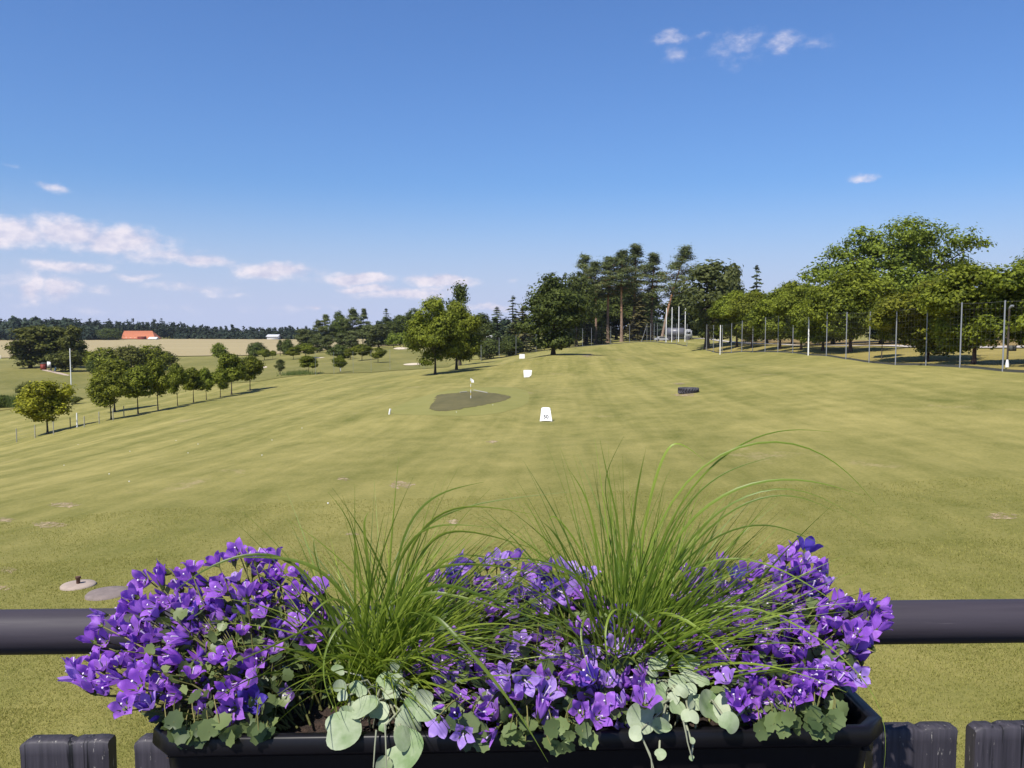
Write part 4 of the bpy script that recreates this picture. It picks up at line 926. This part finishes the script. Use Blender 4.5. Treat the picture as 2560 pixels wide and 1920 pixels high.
mb = MB(); xs = np.linspace(-HL+.017, HL-.017, 90); ys = np.linspace(-HW+.017, HW-.017, 26); rg = np.random.default_rng(4)
Zs = -.024+rg.normal(0, .0026, (26, 90))+.005*np.sin(xs*23)[None]*np.sin(ys*40)[:, None]+.006*np.sin(xs*9+1)[None]
mb.grid(np.array([[[x, y, Zs[j, i]] for i, x in enumerate(xs)] for j, y in enumerate(ys)])); mb.build('soil', M['soil'], box, True)
for x in (-.22, .22):
    mb = MB(); mb.box((x, HW+.014, -.09), (.03, .03, .012)); mb.box((x, HW+.03, -.12), (.03, .006, .1)); mb.build('hook', M['plastic'], box)
tag(box, 'black plastic flower box filled with soil, hung on the railing planks', 'flower box')
SOILZ = BC.z-.024

# ------------------------------------------------------------------ flowers
m, n = newmat('violet petals'); co = n.coord(); g = n.n('ShaderNodeNewGeometry'); oi = n.n('ShaderNodeObjectInfo').outputs['Random']
z = n.n('ShaderNodeSeparateXYZ', ins={0: co}).outputs[2]; k = n.rng(z, .002, .026)
vein = n.noise(n.mapping(co, (900, 900, 60)), 1., 2)
c = n.mix(k, (.45, .21, .70), (.39, .135, .65)); c = n.mix(n.math('MULTIPLY', n.rng(vein, .35, .7), .3), c, (.15, .045, .44))
c = n.mix(n.math('MULTIPLY', oi, .45), c, (.24, .06, .50))
c = n.mix(n.rng(oi, .82, .95), c, (.42, .27, .70)); c = n.mix(n.rng(oi, .10, .07), c, (.075, .045, .36))
b = n.n('ShaderNodeBsdfPrincipled', ins={'Base Color': c, 'Roughness': .5, 'Specular IOR Level': .3}); t = n.n('ShaderNodeBsdfTranslucent', ins={'Color': n.mix(.4, c, (.50, .18, .95))})
mx = n.n('ShaderNodeMixShader', ins={0: .36}); n.t.links.new(b.outputs[0], mx.inputs[1]); n.t.links.new(t.outputs[0], mx.inputs[2]); finish(n, mx.outputs[0]); M['petal'] = m
M['pistil'] = simple('pale pistil', (.62, .52, .68), .6, .1, 200)
M['calyx'] = leafmat('bellflower calyx', (.05, .07, .02), (.13, .16, .04), .15, .5, 60, .1)
M['bleaf'] = leafmat('bellflower leaves', (.034, .062, .022), (.20, .26, .095), .3, .42, 14, .05, 1.1, .3)
M['stem'] = leafmat('bellflower stems', (.09, .10, .03), (.21, .20, .07), .1, .5, 30, .05)
M['gblade'] = leafmat('ornamental grass blades', (.034, .082, .006), (.27, .35, .048), .38, .4, 9, .04, .9, .4)
m, n = newmat('silver leaves'); co = n.coord(); g = n.n('ShaderNodeNewGeometry'); f = n.noise(co, 38., 5, .6)
c = n.mix(n.rng(n.math('MULTIPLY_ADD', g.outputs['Random Per Island'], .35, n.math('MULTIPLY', f, 1.1)), .38, .92), (.12, .20, .06), (.40, .45, .30))
b = n.n('ShaderNodeBsdfPrincipled', ins={'Base Color': c, 'Roughness': .62, 'Specular IOR Level': .25, 'Sheen Weight': .25}); t = n.n('ShaderNodeBsdfTranslucent', ins={'Color': (.30, .42, .16, 1)})
n.put(b.inputs['Normal'], n.n('ShaderNodeBump', ins={'Strength': .25, 'Distance': .002, 'Height': f}).outputs[0])
mx = n.n('ShaderNodeMixShader', ins={0: .16}); n.t.links.new(b.outputs[0], mx.inputs[1]); n.t.links.new(t.outputs[0], mx.inputs[2]); finish(n, mx.outputs[0]); M['silver'] = m
M['silverstem'] = simple('silver stems', (.26, .27, .18), .6, .15, 60)

def bell(seed, opening, L=.0195, R1=.0122):
    rg = np.random.default_rng(seed); mb = MB(); nt_, na = 10, 7
    for k in range(5):
        th0 = k*2*math.pi/5+rg.normal(0, .05); dr = rg.normal(0, .1); G = []
        for t in np.linspace(0, 1, nt_):
            if t < .4: q = t/.4; r = .0028+(.0062*opening+.0020)*q**.8; zz = L*.46*q; hw = R(36.5)
            else:
                q = (t-.4)/.6; r = .0048+.0062*opening+(R1-.0062*opening)*opening*q**1.1+dr*.003*q; zz = L*(.46+.54*q*(1-.62*opening*q)+dr*.1*q-.25*max(0, opening-.8)*q*q); hw = R(36.5)*max(0, 1-q**1.2)**.9*(1-.5*q)
            row = []
            for a in np.linspace(-1, 1, na):
                rr = r+.0016*(abs(a)**1.5)*(1-t)*0-.0013*math.exp(-(a*2.4)**2)*min(1, t*2)+.0012*math.sin(a*2+k)*max(0, t-.5)
                an = th0+a*hw; row.append([rr*math.cos(an), rr*math.sin(an), zz+.0008*abs(a)*max(0, t-.4)])
            G.append(row)
        mb.grid(np.array(G))
    mb.tube([[0, 0, .002], [0, 0, L*.55], [.0008, 0, L*.78]], [.0009, .0007, .0012], 5, True, 1)
    for k in range(5):
        a = k*2*math.pi/5+.6; d = np.array([math.cos(a), math.sin(a), 0]); s = np.array([-d[1], d[0], 0])*.0013
        mb.add([d*.0028-s+[0, 0, -.002], d*.0028+s+[0, 0, -.002], d*.0062+s*.6+[0, 0, .005], d*.0085+[0, 0, .011], d*.0062-s*.6+[0, 0, .005]], [[0, 1, 2, 3, 4]], 2)
    mb.tube([[0, 0, -.006], [0, 0, -.003], [0, 0, .001]], [.001, .0028, .003], 6, True, 2)
    o = mb.build('flower', [M['petal'], M['pistil'], M['calyx']], None, True); me = o.data; bpy.data.objects.remove(o); return me
BELLS = [bell(1, .95), bell(2, .8), bell(3, .62), bell(4, 1.05), bell(5, .42, .025), bell(6, .85), bell(7, .22, .022)]

def inpoly(u, v, P):
    c = False; j = len(P)-1
    for i in range(len(P)):
        if (P[i][1] > v) != (P[j][1] > v) and u < (P[j][0]-P[i][0])*(v-P[i][1])/(P[j][1]-P[i][1])+P[i][0]: c = not c
        j = i
    return c
def sample(rg, P, k, dmin):
    us = [p[0] for p in P]; vs = [p[1] for p in P]; out = []; tries = 0
    while len(out) < k and tries < 40000:
        tries += 1; u, v = rg.uniform(min(us), max(us)), rg.uniform(min(vs), max(vs)); d = dmin*(1 if tries < 20000 else .6)
        if inpoly(u, v, P) and all((u-a)**2+(v-b_)**2 > d*d for a, b_ in out): out.append((u, v))
    return out
def depth(v, jit=0): return float(np.interp(v, [1360, 1500, 1650, 1760, 1870], [1.075, 1.04, .975, .925, .880]))+jit
def frame(nrm, roll, rg=None):
    nrm = Vector(nrm).normalized(); q = nrm.to_track_quat('Z', 'Y'); return (q.to_matrix() @ Matrix.Rotation(roll, 3, 'Z'))
SERR = []
for k in range(19):
    a = -math.pi/2+(k+.0)/18*2*math.pi; r = 1-.42*math.exp(-((k-0)/1.6)**2)-.42*math.exp(-((k-18)/1.6)**2)+(.09 if k % 2 else -.07); SERR.append((math.cos(a)*r*.92, math.sin(a)*r+.15))
def leaf_b(mb, pos, nrm, roll, s, cup=.25):
    R_ = np.array(frame(nrm, roll)); P = [[0, -.2, 0]]+[[x, y, cup*(x*x+.35*y*y)*.7-.06*y] for x, y in SERR]; I = [[.5*x, .5*y-.08, .16*cup*abs(x)] for x, y in SERR]
    V = np.array(P[:1]+I+P[1:])*s; V = V @ R_.T+np.array(pos); n1 = len(I)
    F = [[0, 1+k, 2+k] for k in range(n1-1)]; Q = [[1+k, 1+n1+k, 2+n1+k, 2+k] for k in range(n1-1)]
    mb.add(V, np.array(F)); mb.F.append(np.array(Q)+mb.n-len(V)); mb.M.append(np.zeros(len(Q)))

def bellflower(label, bases, polys, leafpolys, seed, nleaf, spread=.35, extra=(), hang=()):
    rg = np.random.default_rng(seed); c = Vector(bases[0]); root = empty('bellflower', c); st = MB(); lf = MB(); fl = []
    B = [np.array(b_) for b_ in bases]; pts = []
    for P, k, dm in polys: pts += sample(rg, P, k, dm)
    pts += list(extra)
    for (u, v) in pts:
        D = depth(v, rg.normal(0, .016)-(.018 if v > 1690 else 0)); p = np.array(at(u, v, D)); b_ = min(B, key=lambda q: np.linalg.norm((q-p)*np.array([1, .4, .2]))); b_ = b_+rg.normal(0, .02, 3)*np.array([1, 1, 0])
        out = p-b_; out /= np.linalg.norm(out)+1e-9
        ax = unit(out*.55+np.array([-.10, -.38, .40])+rg.normal(0, .52, 3))
        fl.append((p, ax))
        e = p-ax*.006; m1 = b_*.45+e*.55+np.array([0, 0, .02])-ax*.02; tt = np.linspace(0, 1, 7)[:, None]; Pth = (1-tt)**2*b_+2*tt*(1-tt)*m1+tt**2*e
        st.tube(Pth-np.array(c), np.linspace(.0015, .0008, 7), 5, False)
        if rg.uniform() < .8:                        # a bud beside the flower
            q = Pth[5]; d = unit(rg.normal(0, .6, 3)+ax); Lb = rg.uniform(.010, .019)
            st.tube([q-np.array(c), q+d*.008-np.array(c)], .0006, 4, False)
            a0 = q+d*.008-np.array(c); st.tube([a0, a0+d*Lb*.25, a0+d*Lb*.6, a0+d*Lb], [.0009, .0028, .0024, .0003], 6, False, 1)
        for _ in range(2):
            t = rg.uniform(.3, .85); q = Pth[int(t*6)]; leaf_b(lf, q+rg.normal(0, .008, 3)-np.array(c), unit(rg.normal(0, .55, 3)+np.array([0, -.45, .75])), rg.uniform(0, 6.28), rg.uniform(.007, .013))
    for P, k in leafpolys:
        for (u, v) in sample(rg, P, k, 12):
            p = np.array(at(u, v, depth(v, rg.uniform(-.022, .025) if v < 1740 else rg.uniform(-.03, .012)))); leaf_b(lf, p-np.array(c), unit(rg.normal(0, .75, 3)+np.array([0, -.4, .7])), rg.uniform(0, 6.28), rg.uniform(.0055, .0105))
            b_ = min(B, key=lambda q: np.linalg.norm(q-p)); st.tube([p-np.array(c), (p+b_)/2+[0, 0, .01]-np.array(c), b_-np.array(c)], .0007, 4, False)
    for P, k in hang:                                      # leaves spilling over the rim
        for (u, v) in sample(rg, P, k, 14):
            p = np.array(at(u, v, .868+rg.uniform(-.004, .003))); leaf_b(lf, p-np.array(c), unit(rg.normal(0, .35, 3)+np.array([0, -.8, .45])), rg.normal(0, .8), rg.uniform(.008, .0125))
            q = np.array(at(u+rg.normal(0, 20), v-70, .905)); st.tube([p-np.array(c), (p+q)/2+[0, -.004, .008]-np.array(c), q-np.array(c)], .0007, 4, False)
    st.build('stems', [M['stem'], M['petal']], root, True); lf.build('foliage', M['bleaf'], root)
    fm = MB(); order = rg.permutation(len(fl)); fl = [fl[k] for k in order]
    for i, (p, ax) in enumerate(fl):
        if i >= 98:                                    # the flowers past about a hundred form one mass
            me = BELLS[rg.integers(0, 6)]; co_ = np.empty(len(me.vertices)*3); me.vertices.foreach_get('co', co_); Rm = np.array(frame(ax, rg.uniform(0, 6.28)))*rg.uniform(.8, 1.15)
            n0 = fm.n; fm.add(co_.reshape(-1, 3) @ Rm.T+p-np.array(c), np.zeros((0, 3), int))
            for pl in me.polygons: fm.F.append(np.array([list(pl.vertices)])+n0); fm.M.append(np.array([pl.material_index]))
            continue
        me = BELLS[rg.choice(len(BELLS), p=[.2, .2, .16, .14, .12, .13, .05])]; o = link('flower', me, root); s = rg.uniform(.75, 1.2)
        o.matrix_local = Matrix.Translation(Vector(p)-c) @ frame(ax, rg.uniform(0, 6.28)).to_4x4() @ Matrix.Scale(s, 4)
    if fm.n: tag(fm.build('flower_mass', [M['petal'], M['pistil'], M['calyx']], root, True), kind='stuff')
    tag(root, label, 'flower plant', 'bellflowers in the flower box'); return root
S_ = SOILZ
PL = [(169,1690),(200,1650),(244,1540),(290,1519),(350,1454),(448,1413),(509,1405),(600,1400),(692,1405),(773,1442),(826,1490),(814,1568),(753,1610),(692,1650),(623,1770),(558,1792),(427,1757),(338,1790),(260,1763),(195,1724)]
bellflower('violet bellflower spilling over the left end of the flower box', [(-.24, 1.0, S_), (-.29, .96, S_), (-.2, 1.03, S_)],
           [(PL, 140, 22)], [([(400,1540),(600,1500),(800,1560),(780,1650),(680,1720),(660,1830),(480,1830),(380,1790),(360,1700)], 260), ([(370,1760),(680,1770),(690,1830),(440,1850)], 34)], 21, 0, extra=[(597,1386)], hang=[([(395,1800),(680,1800),(670,1840),(480,1870),(420,1850)], 15)])
PC1 = [(1000,1655),(1049,1605),(1240,1580),(1400,1590),(1560,1540),(1650,1560),(1650,1750),(1560,1800),(1400,1790),(1240,1840),(1100,1850),(1080,1760),(1090,1690)]
PC2 = [(1090,1450),(1150,1410),(1300,1397),(1480,1450),(1490,1530),(1300,1545),(1110,1520)]
bellflower('violet bellflower in the middle of the flower box between the two grass tufts', [(.02, .96, S_), (.07, 1.0, S_), (-.02, 1.03, S_)],
           [(PC1, 98, 25), (PC2, 48, 24)], [([(1090,1560),(1600,1560),(1620,1780),(1400,1850),(1120,1850)], 260), ([(1100,1470),(1500,1470),(1560,1560),(1100,1570)], 70), ([(1260,1800),(1480,1790),(1460,1870),(1280,1860)], 18)], 22, 0, hang=[([(1110,1815),(1500,1810),(1470,1870),(1360,1885),(1130,1860)], 20)])
PR = [(1690,1490),(1719,1440),(1780,1410),(1842,1446),(1939,1408),(2001,1368),(2044,1403),(2095,1483),(2140,1520),(2214,1510),(2196,1573),(2189,1640),(2149,1703),(2073,1712),(2004,1740),(1954,1768),(1910,1800),(1845,1797),(1824,1711),(1733,1660),(1690,1560)]
bellflower('densest violet bellflower mound at the right end of the flower box', [(.25, .98, S_), (.3, 1.0, S_), (.2, .96, S_)],
           [(PR, 175, 21)], [([(1700,1540),(2050,1480),(2140,1600),(2120,1740),(1950,1800),(1850,1790),(1740,1680)], 240), ([(1860,1770),(2110,1730),(2110,1800),(2040,1830),(1900,1820)], 34)], 23, 0, hang=[([(1880,1790),(2110,1775),(2090,1830),(1990,1850),(1900,1840)], 14)])
o = link('fallen_flower', BELLS[1]); o.matrix_world = Matrix.Translation(Vector(at(733, 1738, .955))) @ frame((-.5, -.6, .25), .4).to_4x4(); tag(o, 'single fallen violet blossom on the bare soil', 'flower')

# ------------------------------------------------------------------ ornamental grass tufts
def tuft(label, base, seed, blades, special, lr=(.12, .27), br=(.1, .75)):
    rg = np.random.default_rng(seed); mb = MB(); b0 = np.array(base); root = empty('grass_tuft', base); o_ = b0
    def blade(p0, p1, p2, w0, curl=0, p3=None):
        t = np.linspace(0, 1, 15)[:, None]
        if p3 is None: P = (1-t)**2*p0+2*t*(1-t)*p1+t**2*p2
        else: P = (1-t)**3*p0+3*t*(1-t)**2*p1+3*t*t*(1-t)*p2+t**3*p3
        T_ = unit(np.gradient(P, axis=0)); view = unit(rg.normal(0, .55, 3)+np.array([0, -1., .25])); S = unit(np.cross(T_, view)); wd = w0*np.sin(np.pi*np.clip(t*.86+.14, 0, 1))**.6*(1-t**3)+.00012
        N = np.cross(S, T_); G = np.stack([P-S*wd, P+N*wd*.35, P+S*wd], 1); mb.grid(G-o_)
    for i in range(blades):
        p0 = b0+rg.normal(0, 1, 3)*np.array([.024, .016, 0]); a = rg.normal(0, 1.); l = rg.uniform(*lr); side = rg.normal(special[0], special[1]); fw = rg.normal(0, .35)
        d = np.array([side, fw, 1.]); d = unit(d); bend = rg.uniform(*br)
        p1 = p0+d*l*.62; p2 = p1+unit(np.array([d[0]*1.6, d[1]*1.6, d[2]*(1-bend*1.5)]))*l*.62
        blade(p0, p1, p2, rg.uniform(.0007, .0017))
    for (cps, w_) in special[2]:
        P = [np.array(at(u, v, D)) for (u, v, D) in cps]; p0 = b0+rg.normal(0, 1, 3)*np.array([.014, .01, 0])
        # curve through three picked points
        pts = [p0]+P; k = np.linspace(0, 1, 21); tk = np.linspace(0, 1, len(pts)); 
        A_ = np.array(pts); Q = np.stack([np.interp(k, tk, A_[:, j]) for j in range(3)], -1)
        for _ in range(14): Q[1:-1] = Q[1:-1]*.5+(Q[:-2]+Q[2:])*.25
        T_ = unit(np.gradient(Q, axis=0)); S = unit(np.cross(T_, unit(rg.normal(0, .35, 3)+np.array([0, -1., .3])))); t = k[:, None]; wd = .72*w_*np.sin(np.pi*np.clip(t*.85+.15, 0, 1))**.6*(1-t**4)+.00015
        N = np.cross(S, T_); mb.grid(np.stack([Q-S*wd, Q+N*wd*.35, Q+S*wd], 1)-o_)
    mb.build('blades', M['gblade'], root); tag(root, label, 'ornamental grass', 'ornamental grass tufts in the flower box'); return root
B1 = tuple(at(950, 1640, 1.01))[:2]+(SOILZ,); B2 = tuple(at(1560, 1600, 1.02))[:2]+(SOILZ,)
tuft('smaller grass tuft arching to the right between the left and middle bellflowers', B1, 31, 680, (.24, .34, [
 ([(925,1440,1.0),(905,1300,1.0),(922,1280,1.0)],.0032),([(800,1440,1.0),(780,1360,1.0),(790,1340,1.0)],.0028),([(985,1340,1.0),(1080,1230,1.0),(1210,1205,.98)],.0022),([(1000,1360,1.0),(1130,1245,1.0),(1350,1290,.95)],.0022),
 ([(1040,1350,.98),(1150,1310,.97),(1390,1390,.93)],.0024),([(985,1400,.97),(1060,1300,.97),(1240,1320,.93)],.002),([(1030,1430,.95),(1200,1480,.93),(1480,1620,.9)],.003),([(1020,1440,.93),(1150,1600,.88),(1290,1760,.86),(1370,1905,.84)],.0032),
 ([(930,1500,.94),(820,1560,.9),(790,1700,.88),(850,1800,.86)],.0022),([(800,1400,1.0),(640,1365,1.0),(500,1420,.98),(410,1500,.98)],.0024),([(840,1420,1.0),(700,1390,1.0),(570,1395,.98)],.003),([(850,1520,.93),(700,1610,.9),(530,1680,.88)],.0024),
 ([(870,1480,.98),(800,1500,.95),(720,1620,.93)],.002),([(1060,1420,1.0),(1150,1380,.98),(1270,1400,.96)],.002),([(900,1380,1.02),(870,1290,1.0),(820,1230,1.0)],.0009),([(980,1380,1.),(1120,1260,1.),(1420,1230,.97)],.0016),([(990,1420,.96),(1200,1400,.94),(1420,1450,.92)],.0022),([(1000,1450,.95),(1180,1500,.93),(1400,1560,.92)],.0026)]), (.11, .26), (.2, .9))
tuft('larger grass tuft with long arching blades in the right half of the flower box', B2, 32, 760, (.20, .36, [
 ([(1590,1330,1.0),(1740,1120,1.0),(1960,1065,.98),(2110,1150,.97),(2190,1260,.96)],.0017),([(1620,1330,1.0),(1800,1120,1.0),(1950,1062,.98),(2080,1080,.97)],.0015),([(1600,1300,1.0),(1660,1120,1.0),(1690,1090,1.0),(1760,1150,1.0)],.0022),
 ([(1640,1370,1.0),(1800,1210,.98),(2000,1180,.97),(2160,1240,.95)],.0024),([(1660,1390,1.0),(1830,1230,.98),(2010,1190,.97),(2210,1340,.93)],.0016),([(1640,1350,1.0),(1780,1180,1.0),(1940,1140,.99)],.0015),([(1660,1400,.98),(1850,1240,.97),(1990,1225,.96),(2090,1280,.95)],.0013),
 ([(1660,1400,.98),(1850,1300,.97),(1960,1310,.96),(2070,1370,.95)],.0013),([(1500,1380,1.0),(1470,1240,1.0),(1420,1170,1.0)],.002),([(1450,1450,1.0),(1390,1330,1.0),(1350,1300,1.0)],.0018),([(1480,1400,1.0),(1380,1270,1.0),(1370,1310,1.0)],.0016),
 ([(1610,1500,.95),(1750,1560,.92),(1850,1680,.9)],.0028),([(1540,1480,.95),(1620,1560,.92),(1720,1660,.9)],.0026),([(1560,1480,.95),(1500,1560,.9),(1530,1700,.88)],.0022),([(1500,1440,.97),(1300,1380,.95),(1180,1420,.93)],.0014),([(1480,1460,.96),(1380,1400,.95),(1160,1400,.93)],.0012),
 ([(1640,1420,.98),(1850,1370,.96),(2000,1440,.94),(2150,1550,.93)],.0016),([(1530,1300,1.0),(1500,1200,1.0),(1560,1090,1.0)],.0007),([(1560,1350,1.0),(1520,1200,1.0),(1500,1100,1.0)],.0014),([(1580,1350,1.0),(1590,1230,1.0),(1610,1140,1.0)],.002),([(1480,1500,.96),(1440,1580,.93),(1480,1700,.9)],.002),([(1690,1480,.96),(1900,1480,.94),(2140,1640,.92),(2240,1790,.9),(2210,1920,.88)],.0012)]))

# ------------------------------------------------------------------ silver trailing plants
def kidney(mb, pos, nrm, roll, s, cup, rg):
    R_ = np.array(frame(nrm, roll)); nA = 26; rings = []
    for q in np.linspace(0, 1, 5):
        row = []
        for k in range(nA):
            a = -math.pi/2+k/(nA-1)*2*math.pi; notch = .42*math.exp(-(k/2.4)**2)+.42*math.exp(-((nA-1-k)/2.4)**2); r = q*(1-notch)*(1.06-.05*math.cos(2*a)); x, y = math.cos(a)*r, math.sin(a)*r
            row.append([x, y, cup*(x*x+.6*y*y)+.05*math.sin(3*a)*q**3])
        rings.append(row)
    mb.grid((np.array(rings)*s) @ R_.T+np.array(pos))
def silver(label, base, lst, trails, seed, sc, u0, v0):
    rg = np.random.default_rng(seed); c = Vector(base); root = empty('silver_trailing_plant', c); mb = MB(); sb = MB()
    for (x, y, r) in lst:
        u, v = u0+x*sc, v0+y*sc; D = depth(min(v, 1850))-.02+rg.normal(0, .006) if v < 1850 else .868; p = np.array(at(u, v, D)); s = r*sc/FPX*D*.98
        nm = unit(np.array([0, -.72, .62])+rg.normal(0, .38, 3)); kidney(mb, p-np.array(c), nm, rg.normal(0, 1.1), s, rg.uniform(-.3, .35), rg)
        b_ = np.array(c)+rg.normal(0, .02, 3)*np.array([1, .5, 0]); sb.tube([b_-np.array(c), (b_+p)/2+[0, -.005, .03]-np.array(c), p-np.array(c)+np.array([0, .004, -.002])], .0013, 5, False)
    for _ in range(14):
        x, y, r = lst[rg.integers(0, len(lst))]; u, v = u0+(x+rg.normal(0, 60))*sc, v0+(y+rg.normal(0, 60))*sc
        if v > 1830: continue
        D = depth(v)-.01+rg.normal(0, .01); p = np.array(at(u, v, D)); kidney(mb, p-np.array(c), unit(np.array([0, -.5, .6])+rg.normal(0, .55, 3)), rg.normal(0, 1.6), rg.uniform(32, 60)*sc/FPX*D, rg.uniform(-.3, .4), rg)
    for tr in trails:
        P = np.array([np.array(at(u0+x*sc, v0+y*sc, D)) for x, y, D in tr])-np.array(c); sb.tube(P, np.linspace(.0011, .0007, len(P)), 6)
    mb.build('leaves', M['silver'], root, True); sb.build('stems', M['silverstem'], root, True); tag(root, label, 'trailing plant', 'silver trailing plants in the flower box'); return root
silver('silver leaved trailing plant with large round leaves left of the box centre', tuple(at(985, 1740, .95))[:2]+(SOILZ,),
 [(250,1340,140),(400,1190,112),(560,1000,76),(630,900,46),(250,1040,50),(360,1050,50),(270,1110,42),(240,930,52),(600,1100,62),(720,1190,72),(740,1090,72),(840,1130,84),(840,1240,76),(740,1290,105),(690,1490,150),(520,1220,74),(400,1080,42),(640,1000,48),(560,1610,85),(480,1150,52),(650,1060,42),(940,1180,60),(540,1330,30),(300,1240,70),(700,1400,90)],
 [[(500,1340,.872),(490,1450,.866),(480,1600,.862)],[(560,1300,.875),(565,1420,.868),(570,1600,.862)]], 41, .3617, 760, 1340)
silver('silver leaved trailing plant with hanging stems right of the box centre', tuple(at(1690, 1740, .95))[:2]+(SOILZ,),
 [(460,930,76),(420,990,48),(680,960,84),(690,1030,74),(590,1080,62),(770,1060,48),(620,1130,52),(500,1090,38),(680,1120,48),(440,1160,74),(590,1250,62),(350,1310,112),(480,1370,66),(680,1300,66),(810,1250,122),(950,1250,112),(950,1350,76),(310,1420,56),(470,1570,44),(560,1180,46),(400,1060,44),(730,1200,60),(450,1240,60),(690,1470,24),(690,1590,20)],
 [[(310,1380,.872),(360,1480,.866),(400,1560,.862),(430,1680,.858)],[(630,1330,.872),(650,1420,.867),(660,1480,.865),(690,1590,.862)],[(360,1480,.866),(410,1600,.86),(415,1680,.858)]], 42, .3617, 1480, 1320)

# ------------------------------------------------------------------ thin summer haze
mb = MB(); mb.box((0, 700, 110), (3300, 2100, 300)); m, n = newmat('haze air'); v = n.n('ShaderNodeVolumePrincipled', ins={'Color': (.80, .87, 1, 1), 'Density': .00007, 'Anisotropy': .2})
n.t.links.new(v.outputs[0], n.n('ShaderNodeOutputMaterial').inputs['Volume']); tag(mb.build('haze', m), kind='stuff')
